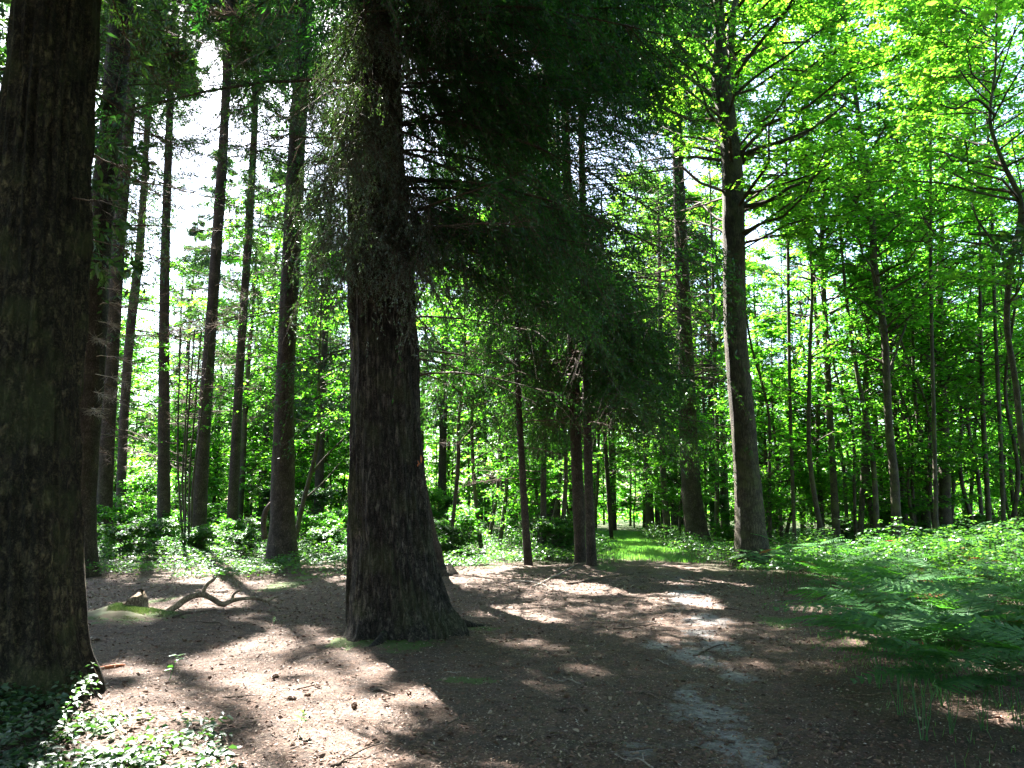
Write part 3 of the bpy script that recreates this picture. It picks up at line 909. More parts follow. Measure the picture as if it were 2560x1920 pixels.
def root_at(px0, py0, px1, py1, r0, parent, T, lift=0.1):
    a = G(px0, py0); c = G(px1, py1)
    n = 14
    t = np.linspace(0, 1, n)
    x = a[0] + (c[0] - a[0]) * t; y = a[1] + (c[1] - a[1]) * t + 0.06 * np.sin(t * 7)
    z = gz(x, y) + lift * (1 - t) ** 1.4 - 0.02 * t
    b = Buf(); b.add(*tube(np.stack([x, y, z], -1), r0 * (1 - 0.75 * t), 10))
    return link("root", b.mesh("root", M_FIRBARK, True, T.base), parent)
root_at(940, 1352, 1060, 1345, 0.09, rc, TC, 0.16)
root_at(800, 1372, 742, 1392, 0.10, rc, TC, 0.14)
root_at(850, 1392, 790, 1415, 0.08, rc, TC, 0.08)
root_at(930, 1375, 1000, 1385, 0.09, rc, TC, 0.10)
# orange bark wound on its right flank
pw, kw = P(906, 1000, 9.6)
cax = TC.at(pw[2])
b = Buf()
rw = TC.rad(pw[2]) * 1.07
for (a0, h, wd, dz) in ((0.36, 0.17, 0.035, 0.0), (0.28, 0.12, 0.028, 0.03), (0.44, 0.10, 0.02, -0.03)):
    th = -a0
    c = cax + np.array([math.cos(th) * rw, math.sin(th) * rw, dz])
    n_ = np.array([math.cos(th), math.sin(th), 0]); s_ = np.array([-math.sin(th), math.cos(th), 0])
    m = 7
    tt = np.linspace(-1, 1, m)
    pts = c + UP * (tt * h / 2)[:, None] + s_ * (0.008 * np.sin(tt * 5))[:, None] - n_ * 0.0
    b.add(*tube(pts, wd * np.sqrt(np.clip(1 - tt ** 2, 0.04, 1)) * 0.6, 8))
tag(link("bark_wound", b.mesh("bark_wound", M_WOUND, True, TC.base), rc), "bright orange bare patch in the bark")

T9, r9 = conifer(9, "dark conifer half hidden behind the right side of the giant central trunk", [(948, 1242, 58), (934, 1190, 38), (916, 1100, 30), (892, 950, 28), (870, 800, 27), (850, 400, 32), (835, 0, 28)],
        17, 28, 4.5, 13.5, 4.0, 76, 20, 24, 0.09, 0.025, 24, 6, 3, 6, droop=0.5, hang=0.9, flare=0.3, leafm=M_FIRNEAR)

# spruces right of the giant, hung with dark drooping foliage
TA, rA = conifer(41, "slim dark spruce stem standing alone left of the touching pair of stems", [(1140, 1200, 18), (1129, 1029, 14.5), (1119, 829, 13), (1112, 600, 12), (1106, 300, 11), (1104, 0, 9)],
        20, 21, 4.8, 15, 2.9, 120, 30, 32, 0.09, 0.026, 12, 8, 3, 6, name="spruce_tree", leafm=M_SPRUCE, droop=0.5, hang=1.0)
TB, rB = conifer(42, "slightly crooked spruce stem behind, between the lone stem and the pair", [(1174, 1155, 13), (1174, 1020, 12), (1177, 930, 11), (1176, 829, 10), (1174, 600, 9), (1176, 200, 8)],
        25, 18, 4.0, 15, 2.1, 90, 24, 26, 0.11, 0.032, 10, 8, 2.4, 6, name="spruce_tree", leafm=M_SPRUCE, droop=0.5, hang=1.0)
TD, rD = conifer(43, "left and thicker stem of the touching pair of dark spruces by the path", [(1254, 1214, 28), (1250, 1100, 25), (1245, 979, 24), (1240, 829, 23), (1232, 600, 21), (1222, 300, 18), (1216, 0, 15)],
        20.5, 24, 4.1, 17, 3.9, 160, 34, 32, 0.10, 0.03, 16, 8, 3, 7, name="spruce_tree", leafm=M_SPRUCE, droop=0.45, hang=1.0, azb=(-0.6, 0.35, 0.9))
TE, rE = conifer(44, "right and slimmer stem of the touching pair of dark spruces by the path", [(1279, 1228, 26), (1275, 1150, 21), (1270, 979, 18.5), (1267, 829, 17.5), (1262, 600, 16), (1256, 300, 14), (1252, 0, 12)],
        19, 22, 3.9, 16, 3.6, 150, 34, 32, 0.10, 0.03, 16, 8, 3, 6, name="spruce_tree", leafm=M_SPRUCE, droop=0.45, hang=1.0, azb=(-0.2, 0.4, 0.8))
TF, rF = conifer(45, "thick shaded spruce trunk far back behind the slim stems", [(1200, 1119, 22), (1200, 979, 20), (1202, 829, 18), (1205, 500, 14)], 36, 22, 3.6, 21, 3.6, 110, 26, 24, 0.15, 0.05, 12, 0, 3, 6,
                 name="spruce_tree", leafm=M_SPRUCE, droop=0.5, hang=1.0)
TG, rG = conifer(46, "dark leaning stem behind the right of the path gap", [(1317, 1105, 9), (1309, 979, 8), (1303, 829, 7.5), (1300, 500, 6)], 37, 18, 5, 17, 2.2, 50, 14, 14, 0.14, 0.04, 8, 4, 3, 6, name="spruce_tree", leafm=M_SPRUCE, hang=0.8)
TH, rH = conifer(47, "dark spruce with a tier of hanging boughs over the path", [(1505, 1150, 48), (1499, 1110, 44), (1489, 979, 38), (1484, 829, 34), (1479, 700, 30), (1470, 500, 26), (1462, 250, 22), (1460, 0, 18)],
        29, 25, 6, 19, 4.6, 120, 30, 28, 0.13, 0.04, 20, 8, 4, 8, name="spruce_tree", leafm=M_SPRUCE, droop=0.45, hang=1.0, azb=(3.6, 0.5, 0.9))

# ------------------------------------------------------------------ broadleaf trees on the right
def limb(b, pts, d, dd=None, sides=8, n=16):
    q = []
    for i, (px, py, w) in enumerate(pts):
        dep = d + (0 if dd is None else dd * i / (len(pts) - 1))
        p, k = P(px, py, dep)
        q.append([*p, w * .5 / 1600 * k])
    sp = spline(np.array(q), n)
    b.add(*tube(sp[:, :3], np.maximum(sp[:, 3], 0.004), sides))

def broadleaf(seed, label, name, pts, d, H, zb, R, nl, ntw, nlf, L, W, mat=None, bark=None, sides=16, limbs=(), azb=None, ridge=0.04, flare=0.1, wob=0.05, group=None, zoff=True, top_r=0.02, lift=0.45):
    T = Trunk(pts, d, H, top_r)
    tb = trunk_buf(T, sides, 0.14, ridge, 12, wob, seed, 0.03, flare)
    w, lf = broad_crown(R_(seed), T.at, T.rad, H, zb, R, nl, ntw, nlf, L, W, True, azb, lift=lift)
    root = finish_tree(name, label, "tree", T, [("trunk", tb, bark or M_SMOOTHBARK, True), ("branches", w, M_LIMB, False), ("crown", lf, mat or M_BEECH, False)], group)
    for (lp, dd) in limbs:
        lb = Buf(); limb(lb, lp, d, dd)
        link("limb", lb.mesh("limb", bark or M_LIMB, True, T.base), root)
    return T, root

TO, rO = broadleaf(60, "big oak right of the path with forked top, moss and ridged bark", "oak_tree",
    [(1624, 1182, 70), (1620, 1120, 62), (1614, 1029, 55), (1604, 900, 51), (1597, 829, 49), (1588, 700, 46), (1587, 600, 45), (1584, 450, 44), (1581, 350, 42), (1569, 250, 38), (1560, 180, 42), (1556, 100, 26), (1552, 0, 22)],
    20, 21, 8.6, 5.6, 84, 28, 17, 0.13, 0.075, M_OAK, M_OAKBARK, 40,
    [([(1594, 345, 18), (1625, 325, 10), (1694, 303, 8), (1769, 270, 6), (1829, 222, 4)], -1.5),
     ([(1604, 350, 14), (1650, 318, 8), (1720, 300, 6), (1800, 240, 4)], 1.0),
     ([(1598, 447, 12), (1640, 440, 9), (1669, 430, 8), (1705, 405, 7), (1744, 392, 6), (1794, 350, 4)], -1.2),
     ([(1556, 175, 20), (1535, 150, 12), (1505, 138, 9), (1470, 100, 6), (1440, 60, 4)], -0.8),
     ([(1566, 175, 26), (1580, 130, 20), (1578, 70, 18), (1590, 0, 14), (1600, -60, 10)], 0.4),
     ([(1575, 150, 12), (1620, 120, 8), (1680, 95, 6), (1750, 90, 4)], 0.8),
     ([(1575, 215, 8), (1640, 160, 6), (1700, 120, 5), (1780, 60, 3)], -2.0)], None, 0.07, 0.25)
SAP = "slender saplings in the leafy wood right of the oak"
sap = [
 (61, "tall slim forest tree, forked high, tallest clear stem in the right half of the wood", [(1936, 1118, 20), (1931, 1020, 18), (1921, 929, 16.5), (1916, 829, 15.5), (1912, 740, 15), (1889, 575, 14), (1880, 425, 13), (1868, 350, 11)], 24, 18, 5.5, 4.0, 44, 22, 14,
   [([(1881, 420, 9), (1898, 400, 7), (1908, 370, 5), (1940, 330, 4)], 0.3), ([(1888, 480, 7), (1920, 430, 5), (1960, 400, 3)], 0.5), ([(1880, 560, 6), (1925, 500, 5), (1960, 470, 3)], -0.5), ([(1915, 820, 6), (1950, 720, 5), (2000, 610, 4), (2060, 560, 3)], 0.6)]),
 (62, "straight slim tree left of the tallest clear stem, bare up to its crown", [(1806, 1135, 17), (1800, 1030, 15), (1794, 929, 13.5), (1789, 829, 13), (1780, 650, 11), (1776, 500, 10), (1785, 380, 8), (1790, 300, 7)], 27, 17, 5.0, 3.4, 40, 20, 14,
   [([(1776, 520, 5), (1740, 470, 4), (1700, 430, 3)], 0.5), ([(1779, 600, 5), (1830, 520, 4), (1860, 470, 3)], 0.5)]),
 (63, "thin stem just left of the straight slim tree", [(1776, 1132, 10), (1766, 929, 9), (1769, 829, 8), (1759, 620, 7), (1752, 480, 5)], 30, 15, 4, 3.0, 40, 18, 12, []),
 (64, "slim dark stem between the two tall slim trees", [(1860, 1128, 12), (1866, 1000, 11), (1869, 829, 10), (1881, 650, 8), (1884, 560, 6)], 28, 15, 4, 3.0, 40, 18, 12, []),
 (65, "young tree leaning left just before the tallest clear stem", [(1906, 1122, 11), (1896, 960, 9), (1886, 860, 8), (1860, 740, 6)], 31, 13, 3, 2.8, 40, 18, 12, []),
 (66, "grey straight stem right of the tallest clear stem", [(2004, 1095, 15), (2004, 880, 13), (2001, 700, 11), (2003, 520, 8)], 33, 17, 4.5, 3.4, 44, 18, 12, []),
 (67, "thick ivy clad dark trunk in the right part of the wood", [(2040, 1125, 26), (2039, 929, 21), (2034, 829, 18), (2030, 650, 14), (2034, 480, 11)], 29, 18, 5, 3.6, 44, 20, 13, []),
 (68, "thin straight stem near the right edge of the wood", [(2137, 1132, 11), (2124, 904, 9), (2118, 700, 7), (2116, 500, 5)], 27, 15, 4, 3.0, 42, 18, 13, []),
 (69, "crooked dark tree with a wavy stem at the right edge", [(2232, 1060, 15), (2212, 979, 13), (2194, 829, 12), (2175, 700, 11.5), (2183, 575, 12), (2204, 435, 11), (2166, 350, 9), (2140, 270, 7), (2150, 150, 5)], 17, 14, 6.2, 4.0, 44, 22, 16,
   [([(2232, 522, 9), (2190, 512, 8), (2140, 508, 6), (2090, 505, 4)], 0.8), ([(2150, 250, 6), (2110, 215, 5), (2060, 235, 4), (2030, 225, 3)], -0.5), ([(2183, 590, 6), (2150, 530, 5), (2110, 470, 4), (2100, 440, 3)], 0.4)]),
 (70, "pale leaning stem close behind the straight slim tree", [(1830, 1125, 8), (1812, 960, 7), (1790, 900, 6), (1755, 780, 5)], 33, 12, 3, 2.6, 40, 16, 12, []),
 (71, "slim upright tree right behind the big oak", [(1548, 1120, 10), (1550, 960, 9), (1545, 829, 8), (1540, 600, 6)], 34, 17, 5, 3.4, 44, 18, 12, []),
 (72, "sunlit mossy young tree standing left of the path bend", [(1438, 1105, 13), (1432, 1004, 12), (1428, 829, 10), (1425, 600, 8)], 36, 18, 6, 3.6, 44, 18, 12, []),
 (73, "wavy thin sapling between the giant fir and the lone spruce stem", [(974, 1158, 9), (982, 1090, 8.5), (990, 995, 9), (991, 905, 7), (1002, 830, 6), (1004, 650, 5)], 23, 11, 4.2, 2.6, 40, 18, 12, [([(990, 960, 4), (1030, 915, 3), (1060, 900, 2)], 0.2)]),
 (74, "leaning thin dark sapling right of the red brown conifer", [(643, 1140, 10), (655, 1085, 9.5), (672, 1020, 9), (686, 955, 8), (688, 855, 6), (690, 780, 5)], 24, 10, 3.4, 2.6, 40, 18, 12, [([(668, 1030, 5), (700, 990, 4), (745, 945, 3)], 0.2), ([(655, 1080, 4), (690, 1050, 3), (735, 1000, 2)], 0.2)]),
 (75, "tall faint stem among the leaves left of the oak", [(1524, 1100, 7), (1522, 950, 6), (1518, 800, 5)], 40, 14, 4, 3, 36, 16, 12, []),
 (76, "thin leaning stem right of the ivy clad trunk", [(2095, 1128, 8), (2104, 960, 7), (2112, 830, 6)], 34, 13, 3, 2.8, 40, 16, 12, []),
 (68.5, "slim stem rising between the grey straight stem and the ivy clad trunk", [(2022, 1120, 9), (2018, 929, 8), (2012, 700, 7), (2010, 400, 6), (2010, 200, 5)], 23, 21, 10, 4.6, 70, 22, 15, []),
 (61.5, "slim stem in the gap between the oak and the thin stem", [(1715, 1118, 8), (1708, 929, 7.5), (1704, 700, 7), (1700, 400, 6)], 26, 22, 11, 4.4, 70, 22, 15, []),
 (66.5, "slim stem close to the right edge, right of the leaning stem", [(2168, 1120, 9), (2160, 929, 8), (2150, 700, 7), (2140, 400, 6)], 25, 22, 9.5, 4.4, 70, 22, 15, []),
 (77, "dim slanting young tree between leaning stem and tallest clear stem", [(1880, 1120, 7), (1850, 1000, 6), (1838, 880, 5), (1820, 800, 4)], 35, 11, 3, 2.6, 36, 16, 12, []),
]
for s_, lab, pts, d, H, zb, R, nl, ntw, nlf, lbs in sap:
    s_ = int(s_ * 2)
    if s_ in (122, 124, 132, 134, 136, 138, 142): H *= 1.3; nl = int(nl * 1.7); R *= 1.15
    broadleaf(s_, lab, "forest_tree", pts, d, H, zb, R, nl, ntw, nlf, 0.13, 0.08, M_BEECH if s_ % 3 else M_OAK, M_SMOOTHBARK, 12, lbs)

# cluster of thin poles left of conifer pair
PG = "thin poles sprouting in one clump on the left"
rb = G(405, 1185)
for i, (bx, tx, ty) in enumerate([(392, 385, 900), (400, 412, 830), (408, 420, 900), (413, 430, 940), (398, 398, 960)]):
    broadleaf(80 + i, "thin bare pole in the clump left of the leaning conifer", "young_tree", [(bx, 1130, 5), ((bx + tx) / 2 - 4, (1130 + ty) / 2, 4.5), (tx, ty, 3.5)], 24 + 0.3 * i, 7.5, 3.5, 1.2, 12, 8, 8, 0.1, 0.06, M_BEECH, M_SMOOTHBARK, 8, (), None, 0.04, 0.1, 0.05, PG)
# bent stub behind red brown conifer
b = Buf()
limb(b, [(572, 1165, 13), (570, 1120, 12), (576, 1100, 11), (590, 1085, 10), (612, 1075, 8)], 22.5)
o = link("bent_stem", b.mesh("bent_stem", M_LIMB, True)); tag(o, "short bent dark stem arching out behind the red brown conifer", "tree")

# ------------------------------------------------------------------ background wood: kinds built once, then copied
def proto_tree(seed, H, zb, R, nl, ntw, nlf, L, W, mat, r0, lean=0.4):
    rng = R_(seed)
    k = 6
    zz = np.linspace(-0.2, H, k)
    xs = np.cumsum(rng.normal(0, lean / k, k)); xs -= xs[0]
    ys = np.cumsum(rng.normal(0, lean / k, k)); ys -= ys[0]
    rr = r0 * (1 - zz / H) + 0.015
    q = np.stack([xs, ys, zz, rr], -1)
    at = lambda z: np.stack([np.interp(z, zz, xs), np.interp(z, zz, ys), z], -1)
    rad = lambda z: np.interp(z, zz, rr)
    sp = spline(q, 30)
    tb = Buf(); tb.add(*tube(sp[:, :3], np.maximum(sp[:, 3], .01), 9))
    w, lf = broad_crown(rng, at, rad, H, zb, R, nl, ntw, nlf, L, W)
    w.add(tb_v(tb), tb_f(tb))
    return w.mesh("trunk", M_SMOOTHBARK, False), lf.mesh("crown", mat, False)
def tb_v(b): return np.concatenate(b.v)
def tb_f(b): return np.concatenate(b.f)
PROTO = [proto_tree(201, 15, 2.0, 3.4, 48, 19, 13, 0.15, 0.09, M_BEECH, 0.14),
         proto_tree(202, 12, 1.0, 3.0, 46, 19, 13, 0.15, 0.09, M_BEECH, 0.10),
         proto_tree(203, 18, 3.5, 4.2, 66, 19, 13, 0.16, 0.10, M_OAK, 0.20),
         proto_tree(204, 8, 0.4, 2.3, 46, 20, 15, 0.13, 0.08, M_BEECH, 0.06),
         proto_tree(205, 20, 6, 4.5, 66, 19, 13, 0.17, 0.10, M_DARKLEAF, 0.22)]
def place_bg(i, x, y, rot, sc, label, group, name="background_tree"):
    t, c = PROTO[i]
    root = thing(name, label, "tree", (x, y, float(gz(np.array([x]), np.array([y]))[0])), group, rot, sc)
    link("trunk", t, root); link("crown", c, root)
    return root
rng = R_(300)
cnt = 0
spots = []
tries = 0
while len(spots) < 150 and tries < 8000:
    tries += 1
    y = 27 + 48 * rng.random() ** 0.85
    x = rng.uniform(-0.80, 0.80) * y
    u_ = 1106 + x / y * 1600
    # keep a thinner strip where the photo opens to the sky between the conifers, and along the path
    if abs(u_ - 1345) < 60 and y < 46: continue
    if u_ < 1290 and y < 35: continue
    if 0.5 < x < 6 and y < 46: continue
    if u_ > 1480 and rng.random() < (0.55 if y > 38 else 0.3): continue
    if min([1e9] + [(x - a) ** 2 + (y - b_) ** 2 for a, b_ in spots]) < 1.9 ** 2: continue
    spots.append((x, y))
for (x, y) in spots:
    u_ = 1106 + x / y * 1600
    if u_ < 780:
        i = int(rng.choice([1, 3, 3, 1, 0])); sc = rng.uniform(0.9, 1.3)
        lab, grp = "leafy bright green young tree in the wood behind the left conifers", "young trees behind the left conifers"
    elif u_ < 1500:
        i = int(rng.choice([0, 1, 2, 3, 4])); sc = rng.uniform(0.8, 1.1)
        lab, grp = "leafy bright green tree in the wood beyond the path and the spruces", "leafy trees beyond the spruces"
    else:
        i = int(rng.choice([0, 1, 1, 3, 0])); sc = rng.uniform(0.9, 1.15)
        lab, grp = "leafy green tree deep in the wood behind the slender right stems", "leafy trees behind the right stems"
    place_bg(i, x, y, rng.uniform(0, 6.28), sc, lab, grp)

def proto_conifer(seed, H, zb, R0):
    rng = R_(seed)
    zz = np.array([-.2, H * .5, H]); xs = np.array([0, .1, .25]); rr = np.array([.24, .15, .03])
    at = lambda z: np.stack([np.interp(z, zz, xs), 0 * z, z], -1)
    rad = lambda z: np.interp(z, zz, rr)
    sp = spline(np.stack([xs, 0 * xs, zz, rr], -1), 24)
    w, lf = conifer_crown(rng, at, rad, H, zb, H - .3, R0, 90, 16, 16, .22, .05, droop=.35, hang=.7)
    w.add(*tube(sp[:, :3], sp[:, 3], 9))
    return w.mesh("trunk", M_SPRUCEBARK), lf.mesh("crown", M_FIR)
PROTO += [proto_conifer(251, 23, 6, 2.8), proto_conifer(252, 26, 9, 3.2)]
rng = R_(333)
for k in range(28):
    y = rng.uniform(38, 62); u_ = rng.uniform(120, 800) if k < 15 else rng.uniform(950, 1420)
    x = (u_ - 1106) / 1600 * y
    if abs(u_ - 1345) < 50: continue
    place_bg(5 + k % 2, x, y, rng.uniform(0, 6.28), rng.uniform(.8, 1.1), "distant thin conifer rising behind the " + ("left conifers" if u_ < 900 else "spruces"), "distant conifers behind the " + ("left conifers" if u_ < 900 else "spruces"), "background_conifer")

rng = R_(351)
for k in range(9):
    y = 42 + 2 * k; x = ([1400, 1535, 1455, 1560, 1430, 1500, 1640, 1470, 1390][k] - 1106) / 1600 * y
    place_bg([2, 2, 4][k % 3], x, y, rng.uniform(0, 6.28), rng.uniform(1.1, 1.3), "tall leafy tree far behind, between the hanging spruce and the oak", "tall far trees between the spruce and the oak")
PROTO.append(proto_tree(206, 15, 2.0, 2.0, 40, 9, 12, 0.14, 0.085, M_BEECH, 0.075, 1.2))
PROTO.append(proto_tree(207, 13, 1.6, 2.0, 36, 9, 12, 0.14, 0.085, M_BEECH, 0.06, 2.0))
rng = R_(345)
for k in range(44):
    y = rng.uniform(25, 38); u_ = rng.uniform(1640, 2260) if k < 34 else rng.uniform(930, 1280)
    x = (u_ - 1106) / 1600 * y
    place_bg(7 + k % 2, x, y, rng.uniform(0, 6.28), rng.uniform(.85, 1.15), "thin stem with sparse leafy side sprays " + ("deep in the wood on the right" if u_ > 1500 else "behind the spruces"),
             "thin dark stems " + ("in the wood on the right" if u_ > 1500 else "behind the spruces"), "slim_tree")

# understory bushes in front of the wood
def proto_bush(seed, H, R, mat, L, W, nst=16):
    rng = R_(seed)
    at = lambda z: np.stack([0 * z, 0 * z, z], -1)
    rad = lambda z: 0.02 + 0 * z
    return broad_crown(rng, at, rad, H, 0.1, R, nst * 2, 14, 12, L, W, lift=0.8)
BUSH = []
for i in range(4):
    w, lf = proto_bush(400 + i, [1.6, 2.4, 1.1, 3.4][i], [1.1, 1.4, 0.9, 1.7][i], [M_BEECH, M_DARKLEAF, M_BRAMBLE, M_BEECH][i], 0.10, 0.065, [14, 18, 12, 24][i])
    BUSH.append((w.mesh("stems", M_LIMB), lf.mesh("foliage", [M_BEECH, M_DARKLEAF, M_BRAMBLE, M_BEECH][i])))
def place_bush(i, x, y, rot, sc, label, group=None):
    root = thing("bush", label, "bush", (x, y, float(gz(np.array([x]), np.array([y]))[0]) - 0.05), group, rot, sc)
    link("stems", BUSH[i][0], root); link("foliage", BUSH[i][1], root)
rng = R_(420)
n = 0; tries = 0
while n < 110 and tries < 4000:
    tries += 1
    y = rng.uniform(22, 42)
    x = rng.uniform(-0.78, 0.78) * y
    u_ = 1106 + x / y * 1600
    if 1280 < u_ < 1440 : continue
    if u_ > 1650 and y < 24: continue
    i = int(rng.choice([0, 1, 2, 3], p=[.3, .2, .3, .2]))
    if y < 27 and i == 3: continue
    if y < 25: i = 2
    place_bush(i, x, y, rng.uniform(0, 6.28), rng.uniform(0.7, 1.1),
               "leafy bush in the undergrowth " + ("behind the left conifers" if u_ < 780 else "beyond the spruces" if u_ < 1500 else "below the slender right stems"),
               "bushes " + ("behind the left conifers" if u_ < 780 else "beyond the spruces" if u_ < 1500 else "below the right stems"))
    n += 1
for (px, py, i, sc, lab) in [(255, 1222, 2, 0.95, "low dark bush right of the second left trunk, at the clearing edge"),
                             (330, 1215, 2, 0.6, "small dark bush beside the sunlit bramble patch, clearing edge"),
                             (700, 1205, 2, 0.8, "dark low bush between the red brown conifer and the giant fir"),
                             (510, 1212, 2, 0.75, "dark low bush under the conifer pair at the clearing edge")]:
    g = G(px, py); place_bush(i, g[0], g[1], 1.3 * i + sc, sc, lab)

# far wood closing the view: too many to count
rng = R_(500)
b = Buf()
n = 90000
yy = rng.uniform(66, 110, n); xx = rng.uniform(-0.85, 0.85, n) * yy
cl = vnoise(xyz(xx / 4.0, yy / 4.0)) + 0.6 * vnoise(xyz(xx / 1.7, yy / 1.7))
zz = rng.random(n) ** 1.3 * (11 + 5 * vnoise(xyz(xx / 6 + 3, yy / 6)))
C = np.stack([xx, yy, zz + 0.2], -1)
D = nrm(rng.normal(0, 1, (n, 3)) * [1, 1, .5])
N = nrm(UP + rng.normal(0, .5, (n, 3)))
b.add(*quad_leaves(C, D, N, rng.uniform(.35, .7, n), rng.uniform(.25, .45, n)))
tag(link("distant_woodland", b.mesh("distant_woodland", M_BEECH)), "hazy bright green wood closing the view beyond the trees", "woodland", kind="stuff")

# unseen trees added outside the frame so their crowns shade the clearing
for k, (x, y, H, R0, seed) in enumerate([(-11, 9, 25, 5, 600), (-12.5, 14.5, 26, 5, 601), (8.5, 4, 22, 5, 602), (-7, -2, 24, 5.5, 603), (4, -4, 24, 6, 604), (12.5, 9.5, 20, 4.5, 605), (-1.5, -7, 24, 6, 606), (13, 0, 22, 6, 607), (-14, 2, 24, 6, 608), (2.5, -1.5, 27, 5.5, 609), (-4, 0.5, 27, 5.5, 610), (6.5, 0.5, 25, 5, 611)]):
    if H == 0: continue
    T = Trunk.__new__(Trunk)
    g0 = float(gz(np.array([float(x)]), np.array([float(y)]))[0])
    T.q = np.array([[x, y, g0 - .2, .4], [x, y, g0, .36], [x, y, H * .5, .24], [x, y, H, .04]], float); T.H = H; T.base = np.array([x, y, g0])
    tb = trunk_buf(T, 16, 0.4, 0.08, 11, 0.03, seed, 0.02, 0.1)
    w, lf = conifer_crown(R_(seed), T.at, T.rad, H, 7.5, H - 0.5, R0, 90, 24, 18, 0.24, 0.08, True, None, 0.3, 0.4)
    finish_tree("conifer_tree", "unseen tall conifer added outside the frame to shade the clearing", "tree", T,
                [("trunk", tb, M_SPRUCEBARK, True), ("boughs", w, M_LIMB, False), ("crown", lf, M_FIR, False)], "unseen conifers added to shade the clearing")

rng = R_(640)
for k in range(46):  # ring of unseen trees added to block sky light over the clearing
    a = rng.uniform(0, 2 * math.pi); rr_ = rng.uniform(11, 26)
    x = rr_ * math.cos(a); y = rr_ * math.sin(a) + 2
    if y > 2 and abs(x) < 0.86 * y + 3.5: continue
    place_bg(int(rng.choice([1, 3, 0, 2])), x, y, a * 5, rng.uniform(.9, 1.3), "unseen leafy tree added around the clearing to block sky light", "unseen leafy trees added around the clearing")

# ------------------------------------------------------------------ undergrowth
def undergrowth(name, label, cat, rng, n, region, hmax, L, W, mat, nice=False, dens=None, stem=True, up=0.35, droop=0.1):
    """loose cover of compound leaves on thin stems over a ground region"""
    x0, x1, y0, y1 = region
    x = rng.uniform(x0, x1, n * 3); y = rng.uniform(y0, y1, n * 3)
    m = dens(x, y)
    k = rng.random(len(x)) < m
    x, y, m = x[k][:n], y[k][:n], m[k][:n]
    n = len(x)
    cl = 0.5 + 0.5 * vnoise(xyz(x / 1.1, y / 1.1 + 5))
    h = hmax(x, y) * (0.25 + 0.75 * rng.random(n) ** 0.6) * (0.22 + 1.15 * cl ** 1.4)
    z = gz(x, y)
    C0 = np.stack([x, y, z + h], -1)
    bl = np.stack([x + rng.normal(0, .12, n), y + rng.normal(0, .12, n), z - 0.01], -1)
    b = Buf()
    a = rng.uniform(0, 2 * np.pi, n)
    for da, s in ((0, 1.1), (1.9, .85), (-1.9, .85)):
        aa = a + da + rng.normal(0, .2, n)
        D = nrm(np.stack([np.cos(aa), np.sin(aa), rng.normal(-droop, .25, n)], -1))
        N = nrm(UP + rng.normal(0, up, (n, 3)))
        sc = s * rng.uniform(.7, 1.2, n)
        b.add(*(nice_leaves if nice else quad_leaves)(C0 + D * 0.012, D, N, L * sc, W * sc))
    o = link(name, b.mesh(name, mat))
    tag(o, label, cat, kind="stuff")
    if stem:
        s = Buf(); kk = rng.random(n) < 0.35
        s.add(*prisms(bl[kk], C0[kk], 0.003, 0.002))
        so = link("stems", s.mesh("stems", M_TWIG), o)
    return o

def edge_y(x):      # near edge of the brambles (distance), from the clearing's outline in the picture
    px = np.array([-14, -9, -7.5, -6, -4, -2, -0.9, 0.6, 2.0, 2.6, 3.6, 4.6, 8, 14])
    py = np.array([17.5, 17.5, 17.2, 17.0, 17.3, 18.0, 18.5, 20, 20.5, 21.5, 22, 20, 15, 13])
    return np.interp(x, px, py)
def dens_mid(x, y):
    e = edge_y(x) + 0.7 * vnoise(xyz(x / 1.2, y / 1.2))
    r = np.clip((y - e) / 0.7, 0, 1)
    pd = pathdist(x, y)
    r = r * np.clip((pd - 0.9) / 0.6, 0, 1)
    r = r * np.clip(1.35 - y / 40, 0.3, 1)
    return r * np.clip(0.75 + 0.6 * vnoise(xyz(x / 1.6, y / 1.6 + 50)), 0.15, 1)
undergrowth("bramble_undergrowth", "tangled green brambles covering the floor under the trees around the clearing", "undergrowth", R_(700), 85000, (-24, 24, 13, 42),
            lambda x, y: np.interp(y, [17, 22, 40], [0.40, 0.60, 0.8]), 0.078, 0.052, M_BRAMBLE, False, dens_mid)
def dens_bank(x, y):
    u = 1106 + x / y * 1600
    lim = np.interp(y, [8, 10, 13, 16, 20], [1980, 1900, 1800, 1680, 1620])
    return np.clip((u - lim) / 90, 0, 1) * np.clip(0.7 + 0.7 * vnoise(xyz(x / 1.3, y / 1.3 + 70)), 0.1, 1) * (y > 8)
undergrowth("bank_undergrowth", "leafy brambles and seedlings growing through the bracken right of the path", "undergrowth", R_(705), 26000, (3, 19, 8, 22),
            lambda x, y: np.interp(y, [8, 12, 20], [0.4, 0.95, 1.0]), 0.085, 0.058, M_BRAMBLE, False, dens_bank)
def dens_near(x, y):
    g = blobmask(x, y, [blob(*q) for q in [(60, 1640, 200, 80), (300, 1640, 150, 70), (420, 1600, 60, 30), (400, 1660, 90, 40), (60, 1560, 110, 40)]])
    return np.clip(g * 1.3, 0, 1) ** 1.5 * np.clip(0.75 + 1.0 * vnoise(xyz(x / .35, y / .35 + 8)), 0.06, 1) * np.where(x < -3.3, 1.0, 0.85)
undergrowth("low_brambles", "low bluish green bramble leaves trailing at the foot of the massive left trunk", "undergrowth", R_(701), 4600, (-6.5, -1.4, 4.2, 8.0),
            lambda x, y: np.where(x < -3.2, 0.26, 0.11), 0.058, 0.040, M_IVY, True, dens_near, True, 0.3)

